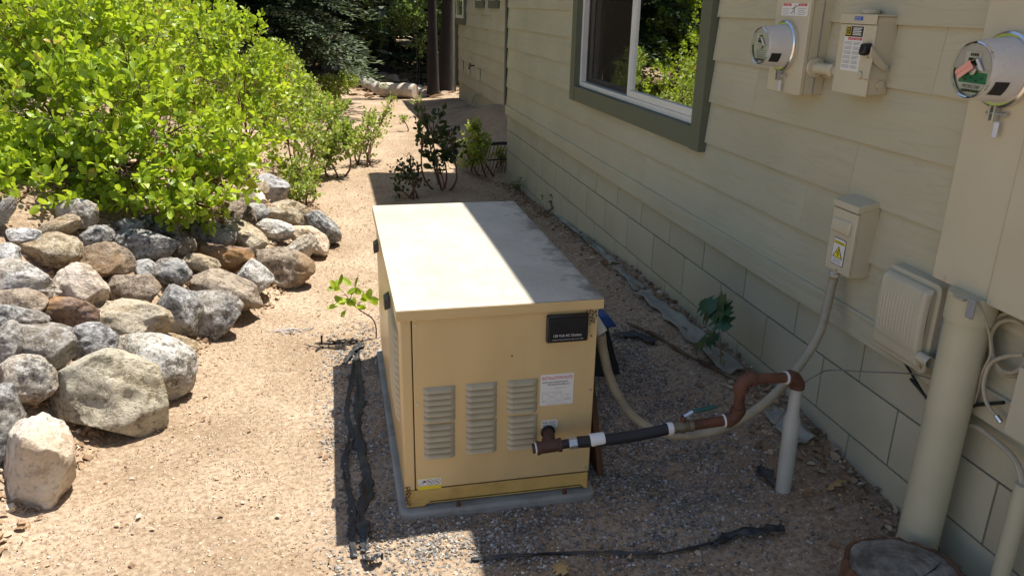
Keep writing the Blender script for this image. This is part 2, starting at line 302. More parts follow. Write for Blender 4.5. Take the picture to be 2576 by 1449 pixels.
# ------------------------------------------------------------------ mesh tools
WLOC = {}
def wloc(o): return WLOC.get(o.name, np.zeros(3))
def spline(pts, n=8):
    P = [np.array(p, float) for p in pts]; P = [2*P[0]-P[1]] + P + [2*P[-1]-P[-2]]; out = []
    for i in range(1, len(P)-2):
        for k in range(n):
            t = k/n; a, b, c, d = P[i-1:i+3]
            out.append(.5*((2*b)+(-a+c)*t+(2*a-5*b+4*c-d)*t*t+(-a+3*b-3*c+d)*t**3))
    out.append(P[-2]); return out
class MB:
    def __init__(s): s.v = []; s.f = []
    def add(s, V, Fc):
        o = len(s.v); s.v += [tuple(map(float, q)) for q in V]; s.f += [tuple(i+o for i in f) for f in Fc]; return s
    def box(s, x0, x1, y0, y1, z0, z1):
        return s.add([(x0, y0, z0), (x1, y0, z0), (x1, y1, z0), (x0, y1, z0), (x0, y0, z1), (x1, y0, z1), (x1, y1, z1), (x0, y1, z1)],
                     [(0, 3, 2, 1), (4, 5, 6, 7), (0, 1, 5, 4), (1, 2, 6, 5), (2, 3, 7, 6), (3, 0, 4, 7)])
    def prism(s, poly, vec):
        n = len(poly); P = [np.array(p, float) for p in poly]; Q = [p+np.array(vec, float) for p in P]
        return s.add(P+Q, [tuple(range(n))[::-1], tuple(range(n, 2*n))]+[(i, (i+1) % n, n+(i+1) % n, n+i) for i in range(n)])
    def tube(s, pts, r, n=10, caps=True):
        P = [np.array(p, float) for p in pts]; m = len(P); rs = r if hasattr(r, '__len__') else [r]*m
        t0 = P[1]-P[0]; t0 /= np.linalg.norm(t0)
        a = np.cross(t0, (0, 0, 1)); a = a if np.linalg.norm(a) > .05 else np.cross(t0, (1, 0, 0)); a /= np.linalg.norm(a)
        V = []
        for i in range(m):
            t = P[min(i+1, m-1)]-P[max(i-1, 0)]; t = t/(np.linalg.norm(t)+1e-9)
            a = a-t*np.dot(a, t); a /= np.linalg.norm(a)+1e-9; b = np.cross(t, a)
            for k in range(n):
                q = 2*math.pi*k/n; V.append(P[i]+rs[i]*(math.cos(q)*a+math.sin(q)*b))
        Fc = [(i*n+k, i*n+(k+1) % n, (i+1)*n+(k+1) % n, (i+1)*n+k) for i in range(m-1) for k in range(n)]
        if caps: Fc += [tuple(range(n))[::-1], tuple((m-1)*n+k for k in range(n))]
        return s.add(V, Fc)
    def cyl(s, p0, p1, r, r1=None, n=16): return s.tube([p0, p1], [r, r if r1 is None else r1], n)
    def lathe_x(s, c, prof, n=40, a0=0, a1=2*math.pi):
        """profile (offset along -x, radius) turned about the axis through c"""
        V = []; m = len(prof); full = abs(a1-a0-2*math.pi) < 1e-6; nn = n if full else n+1
        for (dx, r) in prof:
            for k in range(nn):
                q = a0+(a1-a0)*k/n; V.append((c[0]-dx, c[1]+r*math.cos(q), c[2]+r*math.sin(q)))
        Fc = []
        for i in range(m-1):
            for k in range(n): Fc.append((i*nn+k, i*nn+(k+1) % nn, (i+1)*nn+(k+1) % nn, (i+1)*nn+k))
        return s.add(V, Fc)
    def grid(s, fn, nu, nv):
        V = [fn(i/nu, j/nv) for j in range(nv+1) for i in range(nu+1)]
        return s.add(V, [(j*(nu+1)+i, j*(nu+1)+i+1, (j+1)*(nu+1)+i+1, (j+1)*(nu+1)+i) for j in range(nv) for i in range(nu)])
    def mesh(s, name, mat, off=(0, 0, 0), smooth=True, angle=35):
        me = bpy.data.meshes.new(name); o = np.array(off, float)
        me.from_pydata([tuple(np.array(q)-o) for q in s.v], [], s.f); me.update()
        if mat: me.materials.append(MATS[mat] if isinstance(mat, str) else mat)
        if smooth:
            me.polygons.foreach_set('use_smooth', [True]*len(me.polygons)); me.set_sharp_from_angle(angle=R(angle))
        return me
    def build(s, name, mat, parent=None, loc=None, bevel=0, seg=2, smooth=True, angle=35, label=None, cat=None, group=None, kind=None):
        off = wloc(parent) if parent is not None else (np.array(loc, float) if loc is not None else np.zeros(3))
        o = bpy.data.objects.new(name, s.mesh(name, mat, off, smooth, angle)); COL.objects.link(o)
        if parent is not None: o.parent = parent
        else: o.location = off
        WLOC[o.name] = off
        if bevel:
            b = o.modifiers.new('bevel', 'BEVEL'); b.width = bevel; b.segments = seg; b.limit_method = 'ANGLE'; b.angle_limit = R(40)
        tag(o, label, cat, group, kind); return o
def tag(o, label=None, cat=None, group=None, kind=None):
    for k, v in (('label', label), ('category', cat), ('group', group), ('kind', kind)):
        if v: o[k] = v
    return o
def thing(name, label, cat, loc, group=None):
    o = bpy.data.objects.new(name, None); COL.objects.link(o); o.location = tuple(map(float, loc)); o.empty_display_size = .1
    WLOC[o.name] = np.array(loc, float); tag(o, label, cat, group); return o
def piece(name, me, parent, loc, rot=None, scale=None):
    """one more object that shares a mesh; loc in world space"""
    o = bpy.data.objects.new(name, me); COL.objects.link(o)
    if parent is not None: o.parent = parent
    o.location = tuple(map(float, np.array(loc)-(wloc(parent) if parent is not None else 0)))
    if rot is not None: o.rotation_euler = rot
    if scale is not None: o.scale = scale
    return o
def text_part(name, txt, mat, parent, origin, udir, vdir, height, width=None, thick=.0006):
    """lettering: text outline laid along udir (right) and vdir (up) from its lower left corner"""
    cu = bpy.data.curves.new('lettering', 'FONT'); cu.body = txt; cu.size = 1; cu.extrude = 0; cu.resolution_u = 2
    ob = bpy.data.objects.new('lettering_tmp', cu); me = bpy.data.meshes.new_from_object(ob)
    bpy.data.objects.remove(ob); n = len(me.vertices)
    if n == 0: return None
    P = np.empty(n*3); me.vertices.foreach_get('co', P); P = P.reshape(-1, 3); mn = P.min(0); mx = P.max(0)
    u = np.array(udir, float); v = np.array(vdir, float); s = height/(mx[1]-mn[1]); su = (width/(mx[0]-mn[0])) if width else s
    W = np.array(origin, float)+np.outer((P[:, 0]-mn[0])*su, u)+np.outer((P[:, 1]-mn[1])*s, v)-wloc(parent)
    me.vertices.foreach_set('co', W.ravel()); me.update(); me.materials.clear(); me.materials.append(MATS[mat])
    o = bpy.data.objects.new(name, me); COL.objects.link(o); o.parent = parent; WLOC[o.name] = wloc(parent); return o
def arrays_obj(name, V, Fc, mat, parent=None, loc=None, tone=None, smooth=True, **tags):
    """mesh from big arrays; Fc (n,k) all faces alike; tone one value per vertex"""
    off = wloc(parent) if parent is not None else (np.array(loc, float) if loc is not None else np.zeros(3))
    V = np.asarray(V, np.float32)-off.astype(np.float32); k = Fc.shape[1]; me = bpy.data.meshes.new(name)
    me.vertices.add(len(V)); me.vertices.foreach_set('co', V.ravel())
    me.loops.add(Fc.size); me.loops.foreach_set('vertex_index', Fc.astype(np.int32).ravel())
    me.polygons.add(len(Fc)); me.polygons.foreach_set('loop_start', np.arange(0, Fc.size, k, dtype=np.int32))
    me.polygons.foreach_set('use_smooth', np.full(len(Fc), smooth)); me.update(calc_edges=True)
    if tone is not None:
        at = me.attributes.new('tone', 'FLOAT', 'POINT'); at.data.foreach_set('value', np.asarray(tone, np.float32))
    me.materials.append(MATS[mat]); o = bpy.data.objects.new(name, me); COL.objects.link(o)
    if parent is not None: o.parent = parent
    else: o.location = off
    WLOC[o.name] = off; tag(o, **{('cat' if kk == 'category' else kk): vv for kk, vv in tags.items()}); return o
def unit(v): v = np.asarray(v, float); return v/(np.linalg.norm(v, axis=-1, keepdims=True)+1e-9)

# ================================================================== SETTING: ground
def axis(lo, a, b, hi, step, grow=1.35):
    mid = list(np.arange(a, b+1e-6, step)); out = mid[:]; s = step; q = b
    while q < hi: s *= grow; q += s; out.append(min(q, hi))
    s = step; q = a; pre = []
    while q > lo: s *= grow; q -= s; pre.append(max(q, lo))
    return np.array(pre[::-1]+out)
gxs = axis(-250, -3.4, 2.3, 250, .026, 1.18); gys = axis(-120, 1.1, 9.0, 400, .028, 1.12)
GX, GY = np.meshgrid(gxs, gys); GZ = terrain(GX, GY)
near = np.exp(-np.maximum(0, GY-6)/3)*(GY > .5)
GZ = GZ + near*(.0035*noise2(GX, GY, 24, 5)+.005*noise2(GX, GY, 11, 6))
nx, ny = len(gxs), len(gys); I = np.arange(nx*ny).reshape(ny, nx)
quads = np.stack([I[:-1, :-1], I[:-1, 1:], I[1:, 1:], I[1:, :-1]], -1).reshape(-1, 4)
arrays_obj('ground', np.stack([GX, GY, GZ], -1).reshape(-1, 3), quads, 'dirt', kind='structure')

# ================================================================== THE HOUSE
house = thing('house', 'tan lap-sided house on painted concrete blocks with green window trim', 'house', (WX+1.5, 4, 0))
YF, YN = 7.80, -1.2                                              # far corner and the end towards the camera
Z_SK, Z_S0, EXPO = .53, .608, .183                               # bottom of skirt board, of first board, board exposure
WY0, WY1, WZ0, WZ1 = 3.50, 5.42, 1.03, 2.15                      # window opening
# foundation
fw_ = MB().box(WX+.012, WX+.25, YN, YF-.002, -.7, Z_SK+.06).build('foundation_wall', 'mortar', house)
BL, BH, J = .4064, .2032, .007
bm = MB().box(-.05, .003, -(BL-J)/2, (BL-J)/2, -(BH-J)/2, (BH-J)/2).mesh('block', 'block')
hm = MB().box(-.05, .003, -(BL/2-J)/2, (BL/2-J)/2, -(BH-J)/2, (BH-J)/2).mesh('half_block', 'block')
for me_ in (bm, hm): me_.transform(Matrix.Rotation(math.pi, 4, 'Z'))
ZAB = .376
for k in range(-1, 5):
    zc = ZAB-BH*(k+.5)+BH if k >= 0 else None
    if k < 0: continue
    zc = ZAB + BH/2 - BH*k
    if zc+BH/2 < -.45: continue
    y = 7.3896 - (BL/2 if k % 2 else 0)
    y0 = y
    if y0+BL/2 < YF: pass
    # end pieces at the corner
    rem = YF-y0-.002
    if rem > .05:
        e = MB().box(-.003, .05, -(rem-J)/2, (rem-J)/2, -(BH-J)/2, (BH-J)/2).mesh('block', 'block')
        piece('block', e, fw_, (WX+.0, y0+rem/2, zc))
    while y0-BL > YN+.1:
        piece('block', bm, fw_, (WX+.0, y0-BL/2, zc)); y0 -= BL
# return wall at the far corner
MB().box(WX+.25, WX+3, YF-.2, YF-.003, -.7, 2.9).build('end_wall', 'siding', house)
# siding
back = MB()
back.box(WX+.002, WX+.2, YN, WY0, Z_SK+.06, 2.75); back.box(WX+.002, WX+.2, WY1, YF-.003, Z_SK+.06, 2.75)
back.box(WX+.002, WX+.2, WY0+.0005, WY1-.0005, Z_SK+.06, WZ0); back.box(WX+.002, WX+.2, WY0+.0005, WY1-.0005, WZ1, 2.75)
sw = back.build('siding_wall', 'siding', house)
MB().box(WX-.034, WX+.0015, YN, YF+.004, Z_SK, Z_S0+.012).build('skirt_board', 'siding', sw, bevel=.003)
def siding_board(y0, y1, z0, h=.198, x=WX, parent=sw, name='siding_board'):
    poly = [(x-.024, y0, z0), (x-.013, y0, z0), (x-.001, y0, z0+h), (x-.0095, y0, z0+h)]
    c = np.array([x, (y0+y1)/2, z0])
    o = MB().prism(poly, (0, y1-y0, 0)).build(name, 'siding', None, loc=c, smooth=False); o.parent = parent; o.location = tuple(c-wloc(parent))
    return o
joints = {0: [4.10, 1.1], 1: [6.3, 2.55], 2: [5.98, 2.30, .2], 3: [3.0], 4: [6.6, 2.0], 5: [2.9], 6: [6.0, 2.2]}
for k in range(11):
    z0 = Z_S0+EXPO*k; top = z0+.198
    cuts = [YN]+sorted(joints.get(k, [3.3]))+[YF]
    segs = []
    for a, b_ in zip(cuts[:-1], cuts[1:]): segs.append((a+(.0006 if a != YN else 0), b_-(.0006 if b_ != YF else .0)))
    for a, b_ in segs:
        if z0 > WZ0-.09 and z0 < WZ1+.05:
            if b_ <= WY0-.105 or a >= WY1+.105: siding_board(a, b_, z0)
            else:
                if a < WY0-.12: siding_board(a, WY0-.105, z0)
                if b_ > WY1+.12: siding_board(WY1+.105, b_, z0)
        else: siding_board(a, b_, z0)
MB().box(WX-.038, WX+.06, YF+.0045, YF+.03, Z_SK-.0, 2.75).build('corner_board', 'trim_green', house, bevel=.003)
MB().box(WX-.040, WX-.0245, YF-.02, YF+.004, Z_SK-.0, 2.75).build('corner_board', 'trim_green', house, bevel=.003)
# roof with overhanging eave: its edge draws the shadow line
SLX, SLY = SUN.x/SUN.z, SUN.y/SUN.z
EZ = 2.62; EXF = .372+SLX*EZ; EX = EXF+.135        # eave edge at the far gable and at the near end
YEND = 7.62+SLY*EZ
rf = MB().prism([(EX, -6, EZ), (WX+4.5, -6, EZ+1.6), (WX+4.5, -6, EZ+1.78), (EX-.02, -6, EZ+.17)], (EXF-EX, YEND+6, 0)).build('roof', 'shingle', house)
MB().box(EX+.06, WX+.2, -6, YEND-.05, EZ-.02+.06, EZ+.075).build('soffit', 'soffit', house)
MB().prism([(EX-.03, -6, EZ), (EX-.001, -6, EZ), (EX-.001, -6, EZ+.165), (EX-.03, -6, EZ+.165)], (EXF-EX, YEND+6.002, 0)).build('fascia', 'trim_green', rf)
# window
wd = thing('window_tmp', None, None, (0, 0, 0)); bpy.data.objects.remove(wd)
TX = WX-.048
tr_ = MB()
tr_.box(TX, WX-.026, WY0-.10, WY1+.10, WZ0-.10, WZ0-.0005)
win = tr_.build('window', 'trim_green', house, bevel=.002)
MB().box(TX-.004, WX-.0015, WY0-.102, WY0-.0, WZ0-.103, WZ1+.1).build('side_casing', 'trim_green', win, bevel=.002)
MB().box(TX-.004, WX-.0015, WY1+.0, WY1+.102, WZ0-.0995, WZ1+.1).build('side_casing', 'trim_green', win, bevel=.002)
MB().box(TX-.002, WX-.026, WY0+.0005, WY1-.0005, WZ1+.0005, WZ1+.1).build('head_casing', 'trim_green', win, bevel=.002)
WF = WX-.012
f = MB(); t_ = .032
f.box(WF, WX+.07, WY0+.001, WY0+t_, WZ0+.001, WZ1-.001); f.box(WF, WX+.07, WY1-t_, WY1-.001, WZ0+.001, WZ1-.001)
f.box(WF, WX+.07, WY0+t_, WY1-t_, WZ0+.001, WZ0+t_); f.box(WF, WX+.07, WY0+t_, WY1-t_, WZ1-t_, WZ1-.001)
f.build('frame', 'vinyl_white', win, bevel=.002)
YM = 4.47
def sash(y0, y1, x0, x1, w, mat, name):
    s = MB(); z0, z1 = WZ0+t_+.001, WZ1-t_-.001
    s.box(x0, x1, y0, y0+w, z0, z1); s.box(x0, x1, y1-w, y1, z0, z1)
    s.box(x0, x1, y0+w, y1-w, z0, z0+w); s.box(x0, x1, y0+w, y1-w, z1-w, z1)
    return s.build(name, mat, win, bevel=.002)
sash(WY0+t_+.001, YM+.028, WX-.006, WX+.024, .036, 'vinyl_white', 'sliding_sash')
sash(YM+.03, WY1-t_-.001, WX+.024, WX+.034, .014, 'screen_mesh', 'screen_frame')
sash(YM-.02, WY1-t_-.001, WX+.040, WX+.060, .03, 'vinyl_white', 'fixed_sash')
MB().box(WX+.012, WX+.016, WY0+t_+.036, YM-.007, WZ0+t_+.036, WZ1-t_-.036).build('pane', 'window_glass', win, smooth=False)
MB().box(WX+.049, WX+.053, YM+.009, WY1-t_-.03, WZ0+t_+.03, WZ1-t_-.03).build('pane', 'window_glass', win, smooth=False)
m, nt, b = new_mat('insect_screen'); MATS['insect_screen'] = m
df = nd(nt, 'BsdfDiffuse', {'Color': (.05, .042, .034, 1)}); tr = nd(nt, 'BsdfTransparent'); mx = nd(nt, 'MixShader', {0: .45, 1: tr.outputs[0], 2: df.outputs[0]}); nt.links.new(mx.outputs[0], nt.nodes['Material Output'].inputs[0])
MB().box(WX+.028, WX+.0285, YM+.044, WY1-t_-.015, WZ0+t_+.015, WZ1-t_-.015).build('insect_screen', 'insect_screen', win, smooth=False)
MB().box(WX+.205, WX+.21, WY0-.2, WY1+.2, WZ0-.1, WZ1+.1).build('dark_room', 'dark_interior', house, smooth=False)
cur = MB()
cur.grid(lambda u, v: (WX+.12+.012*math.sin(u*38), YM+.1+.16*u, WZ0+.03+v*1.0), 40, 1)
cur.build('curtain', 'curtain', win)

# wing beyond the corner
XG = 2.15; YW1 = 13.9; YW0 = 7.9
wing = MB().box(XG+.002, XG+.3, YW0, YW1, .3, 2.9).build('wing_wall', 'siding', house)
MB().box(XG+.006, XG+.28, YW0, YW1-.002, -.7, .297).build('wing_foundation', 'block', house)
for k in range(12):
    z0 = .445+EXPO*k-.14
    siding_board(YW0, 10.9 if k % 2 else 11.7, z0, x=XG, parent=wing); siding_board((10.9 if k % 2 else 11.7)+.003, YW1, z0, x=XG, parent=wing)
MB().box(XG-.045, XG+.08, YW1+.001, YW1+.05, .29, 2.9).build('corner_board', 'trim_green', house)
MB().box(XG-.047, XG-.026, YW1-.09, YW1+.0005, .28, 2.9).build('corner_board', 'trim_green', house)
def wing_window(p0, p1):
    a = atX(*p0, XG-.03); b_ = atX(*p1, XG-.03); y1, y0 = max(a[1], b_[1]), min(a[1], b_[1]); z0 = min(a[2], b_[2])
    o = MB().box(XG-.05, XG-.026, y0, y1, z0, 2.2).build('window', 'trim_green', house)
    MB().box(XG-.056, XG-.0505, y0+.08, y1-.08, z0+.10, 2.1).build('frame', 'vinyl_white', o)
    ym = (y0+y1)/2
    if y1-y0 > .5:
        MB().box(XG-.060, XG-.0565, y0+.13, ym-.02, z0+.15, 2.05).build('pane', 'window_glass', o); MB().box(XG-.060, XG-.0565, ym+.02, y1-.13, z0+.15, 2.05).build('pane', 'window_glass', o)
    else: MB().box(XG-.060, XG-.0565, y0+.12, y1-.12, z0+.15, 2.05).build('pane', 'window_glass', o)
wing_window((1147, 52), (1171, 65)); wing_window((1198, 15), (1217, 22)); wing_window((1231, 16), (1254, 23))
for (px, py) in ((1162, 165), (1180, 176.5), (1204, 188)):
    q = atX(px, py, XG-.03); w_ = .075
    v_ = MB().box(XG-.05, XG-.0245, q[1]-w_*1.3, q[1]+w_*1.3, q[2]-w_, q[2]+w_).build('vent_cover', 'box_plastic', house, bevel=.004)
    for j in range(4): MB().box(XG-.054, XG-.0505, q[1]-w_*1.1, q[1]+w_*1.1, q[2]-w_*.8+j*.036, q[2]-w_*.8+j*.036+.016).build('slat', 'box_plastic', v_)
MB().box(EXF+.9, XG+3.5, YEND+.02, YW1+.45, EZ+.16, EZ+.33).build('wing_roof', 'shingle', house)
dsp = [np.array([XG-.075, YW1-.04, z]) for z in (2.6, 1.2, .45, .12)]
MB().tube(dsp, .026, 4).build('downspout', 'painted_pipe', house, bevel=.004)
q = atX(1197, 166, XG); qq = [np.array([XG-.02, q[1], q[2]]), np.array([XG-.09, q[1], q[2]]), np.array([XG-.11, q[1], q[2]-.05])]
hb = MB().tube(qq, .012, 8).build('hose_tap', 'dark_iron', house); MB().tube([qq[1]+np.array([0, -.035, .03]), qq[1]+np.array([0, .035, .03])], .008, 6).build('tap_handle', 'dark_iron', hb)
pts = [atX(1212, 236, XG-.03), atX(1195, 240, XG-.06), atX(1187, 262, XG-.08), atX(1184, 276, XG-.1)]
MB().tube(spline(pts, 6), .011, 6).build('wall_cable', 'cable_tan', house)
# leaning wire grate at the house corner
gq = onT(1262, 452)
gr = thing('crawl_space_grate', 'dark slotted metal grate leaning in the sun against the far house corner', 'grate', (1.56, 7.93, T(1.56, 7.93)))
gb = wloc(gr); lean = np.array([.10, .10, .30])
fr_ = MB()
P0, P1 = np.array([1.36, 7.86, gb[2]-.02]), np.array([1.80, 7.93, gb[2]-.02])
fr_.tube([P0+lean*1.05, P1+lean*1.05], .018, 6); fr_.tube([P0+lean*.52, P1+lean*.52], .008, 6); fr_.tube([P0, P1], .008, 6)
fr_.build('frame', 'grate_metal', gr)
for k in range(13):
    a = P0+(P1-P0)*k/12; MB().tube([a, a+lean], .004, 5).build('bar', 'stick_wood', gr)

# ================================================================== GENERATOR
GX0, GX1, GY0, GY1 = .147, .783, 2.157, 3.440
ZR, ZL, ZP, ZB = .7146, .6817, .092, .030
BX0, BX1, BY0, BY1 = .159, .771, 2.169, 3.428
pad = MB()
def rrect(x0, x1, y0, y1, r, z, n=5):
    out = []
    for cx, cy, a in ((x1-r, y1-r, 0), (x0+r, y1-r, 90), (x0+r, y0+r, 180), (x1-r, y0+r, 270)):
        for k in range(n+1): q = R(a+90*k/n); out.append((cx+r*math.cos(q), cy+r*math.sin(q), z))
    return out
pad.prism(rrect(.138, .794, 2.142, 3.455, .03, -.06), (0, 0, .086))
pad.build('equipment_pad', 'pad', loc=(.46, 2.8, 0), bevel=.01, seg=3, label='light grey moulded pad under the beige generator', cat='pad')
gen = thing('generator', 'beige metal standby generator with louvred panels standing on a grey pad', 'generator', (.465, 2.8, .027))
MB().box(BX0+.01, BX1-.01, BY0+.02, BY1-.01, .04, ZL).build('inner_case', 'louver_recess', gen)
# front: panel, corner post
PX0 = atY(1039, 1000, BY0)[0]
front = MB().box(PX0+.0025, BX1, BY0, BY0+.012, ZP+.003, ZL+.015).build('front_panel', 'generator_paint', gen, bevel=.003)
MB().prism([(BX0, BY0-.001, ZP+.002), (PX0-.0005, BY0-.001, ZP+.002), (PX0-.0005, BY0+.016, ZP+.002), (BX0+.016, BY0+.03, ZP+.002), (BX0, BY0+.03, ZP+.002)], (0, 0, ZL+.012-ZP)).build('corner_post', 'generator_paint', gen, bevel=.003)
side = MB().box(BX0, BX0+.012, BY0+.032, BY1, ZP+.003, ZL+.015).build('side_panel', 'generator_paint', gen, bevel=.003)
MB().box(BX1-.012, BX1-.0005, BY0+.013, BY1, ZP+.003, ZL+.015).build('side_panel', 'generator_paint', gen, bevel=.003)
MB().box(BX0+.013, BX1-.013, BY1-.012, BY1-.0005, ZP+.003, ZL+.015).build('rear_panel', 'generator_paint', gen, bevel=.003)
# louvres
def louver_mesh(w, h, d, nm='louver'):
    mb = MB(); nu, nv = 10, 3
    def fn(u, v):
        e = max(0.0, 1-max(0, (abs(u-.5)*2-.72)/.28)**2)
        return ((u-.5)*w, -d*math.sin(v*math.pi/2)**.8*math.sqrt(e) - .0006, h*(.5-v))
    mb.grid(fn, nu, nv)
    lip = [fn(i/nu, 1) for i in range(nu+1)]; inn = [(x, -.0005, z+.0005) for (x, y, z) in lip]
    mb.add(lip+inn, [(i, i+1, nu+2+i, nu+1+i) for i in range(nu)])
    return mb.mesh(nm, 'louver_beige', angle=50)
zc = (900, 1000); zs = 2.4267
def z6(x, y): return ((zc[0]+x/zs)*.90704, (zc[1]+y/zs)*.90704)
cols = [((663, 880), (198, 393), (443, 637)), ((945, 1165), (172, 368), (414, 602)), ((1225, 1440), (148, 334), (388, 575))]
sh = None
for (xa, xb), r1, r2 in cols:
    for (ya, yb) in (r1, r2):
        pa = atY(*z6(xa, ya), BY0); pb = atY(*z6(xb, ya-14), BY0); pc = atY(*z6(xa, yb), BY0)
        w = pb[0]-pa[0]; z0, z1 = (pa[2]+pb[2])/2, pc[2]+(pb[2]-pa[2])/2
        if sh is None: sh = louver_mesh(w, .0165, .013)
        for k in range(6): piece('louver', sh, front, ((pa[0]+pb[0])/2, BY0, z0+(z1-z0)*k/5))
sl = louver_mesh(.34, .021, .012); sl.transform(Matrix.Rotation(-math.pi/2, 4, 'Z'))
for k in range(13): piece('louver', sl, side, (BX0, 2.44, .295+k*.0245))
# base frame
bs = MB()
bs.box(BX0+.004, BX1-.002, BY0+.003, BY0+.009, ZB+.014, ZP-.0025)
bs.prism([(BX0+.004, BY0+.0015, ZB-.001), (BX0+.06, BY0+.0015, ZB-.001), (BX0+.085, BY0+.0015, ZB+.0185), (BX0+.004, BY0+.0015, ZB+.0185)], (0, .008, 0))
bs.prism([(BX1-.03, BY0+.0015, ZB+.0185), (BX1-.012, BY0+.0015, ZB-.001), (BX1-.002, BY0+.0015, ZB-.001), (BX1-.002, BY0+.0015, ZB+.0185)], (0, .008, 0))
bs.box(BX0+.003, BX0+.009, BY0+.0105, BY1-.005, ZB, ZP-.0025); bs.box(BX1-.009, BX1-.003, BY0+.0105, BY1-.005, ZB, ZP-.0025)
bs.box(BX0+.02, BX1-.02, BY0+.012, BY0+.06, ZB-.001, ZB+.004)
base = bs.build('base_frame', 'generator_base_paint', gen, bevel=.0015)
for (px, py) in ((1208, 1266), (1553, 1240)):
    q = atY(px*.907+.0, py*.907+0, BY0-.004) if False else None
for bx in (BX0+.17, BX1-.085): MB().cyl((bx, BY0-.012, ZB-.003), (bx, BY0-.012, ZB+.007), .008, n=6).build('anchor_bolt', 'rust_pipe', base)
# roof sheet, folded down at the edges, a little crowned
rm = MB(); nu, nv = 12, 12
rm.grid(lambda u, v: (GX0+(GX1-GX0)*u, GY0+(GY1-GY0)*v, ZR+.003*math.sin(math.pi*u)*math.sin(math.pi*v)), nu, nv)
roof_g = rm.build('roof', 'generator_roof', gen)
lp = MB()
lp.box(GX0-.0005, GX1+.0005, GY0-.001, GY0+.003, ZL, ZR-.0012); lp.box(GX0-.001, GX0+.003, GY0+.0032, GY1, ZL, ZR-.0012)
lp.box(GX1-.003, GX1+.001, GY0+.0032, GY1, ZL, ZR-.0012); lp.box(GX0+.003, GX1-.003, GY1-.003, GY1+.001, ZL, ZR-.0012)
lp.build('roof_lip', 'generator_paint', roof_g, bevel=.0012)
simple('grime', (.10, .08, .055), .9, var=.6, scale=60)
for (px, py) in ((978, 755), (949, 605)):
    q = atX(px, py, GX0-.006)
    lt = MB(); lt.prism([(GX0-.003, q[1]-.035, ZL+.006), (GX0-.022, q[1]-.028, ZL-.004), (GX0-.022, q[1]+.028, ZL-.004), (GX0-.003, q[1]+.035, ZL+.006)], (0, 0, -.035)).build('latch', 'black_plastic', gen, bevel=.003)
# outlet cover
FU, FV = (1, 0, 0), (0, 0, 1); FY_ = BY0
oc0, oc1 = atY(1381, 800, BY0-.02), atY(1478, 856, BY0-.02)
ox0, ox1, oz0, oz1 = oc0[0], oc1[0], oc1[2]-.002, oc0[2]-.004
oc = MB().box(ox0-.004, ox1+.001, BY0-.020, BY0-.0005, oz0, oz1+.008).build('outlet_cover', 'black_plastic', gen, bevel=.004)
MB().box(ox0+.003, ox1-.005, BY0-.0225, BY0-.0205, oz0+.004, oz1-.002).build('cover_face', 'black_plastic', oc, bevel=.001)
text_part('lettering', '120 Volt AC Outlets', 'ink_white', oc, (ox0+.016, BY0-.0232, oz0+.021), FU, FV, .0085, (ox1-ox0)*.70)
text_part('lettering', 'APPROVED FOR WET LOCATION ONLY WHEN COVER IS CLOSED', 'ink_white', oc, (ox0+.012, BY0-.0232, oz0+.010), FU, FV, .0030, (ox1-ox0)*.78)
# installation note
a, b_ = atY(1360, 945, BY0), atY(1441, 1013, BY0); ix0, ix1 = a[0], b_[0]-.001; iz1 = atY(1400, 940, BY0)[2]; iz0 = atY(1400, 1017, BY0)[2]
nl = MB().box(ix0, ix1, BY0-.0010, BY0-.0002, iz0, iz1).build('note_label', 'label_white', gen, smooth=False); W_ = ix1-ix0; Hh = iz1-iz0; yl = BY0-.0016
text_part('lettering', 'INSTALLATION NOTE', 'label_red', nl, (ix0+.05*W_, yl, iz1-.165*Hh), FU, FV, .095*Hh, .90*W_)
text_part('lettering', 'NOTE: FLEX HOSE MAY FAIL IF', 'label_black', nl, (ix0+.06*W_, yl, iz1-.28*Hh), FU, FV, .052*Hh, .76*W_)
text_part('lettering', 'INSTALLED INCORRECTLY', 'label_black', nl, (ix0+.22*W_, yl, iz1-.36*Hh), FU, FV, .052*Hh, .66*W_)
text_part('lettering', 'WHEN REQUIRED GAS MUST BE USED', 'label_grey', nl, (ix0+.42*W_, yl, iz1-.47*Hh), FU, FV, .03*Hh, .34*W_)
dg = MB(); t2 = .0006
def line(mb, x0, z0, x1, z1, t=t2, y=yl):
    d = np.array([x1-x0, z1-z0]); n_ = np.array([-d[1], d[0]])/(np.linalg.norm(d)+1e-9)*t
    mb.add([(x0+n_[0], y, z0+n_[1]), (x0-n_[0], y, z0-n_[1]), (x1-n_[0], y, z1-n_[1]), (x1+n_[0], y, z1+n_[1])], [(0, 1, 2, 3)])
dx0, dx1, dz0, dz1 = ix0+.08*W_, ix0+.64*W_, iz0+.12*Hh, iz0+.42*Hh
for q in ((dx0, dz0, dx1, dz0), (dx0, dz1, dx1, dz1), (dx0, dz0, dx0, dz1), (dx1, dz0, dx1, dz1), (dx0, dz0, dx1, dz1), (dx0, dz1, dx1, dz0), (dx1, dz1-.01, ix1-.02*W_-.008, dz1-.01), (ix1-.02, dz1-.01, ix1-.02, dz0+.01)): line(dg, *q, t=.00035)
for k in range(2): line(dg, ix0+.7*W_, iz0+(.2-.05*k)*Hh, ix0+.93*W_, iz0+(.2-.05*k)*Hh)
line(dg, ix0+.2*W_, iz0+.04*Hh, ix0+.82*W_, iz0+.04*Hh, t=.0004)
dg.build('diagram', 'label_grey', nl, smooth=False)
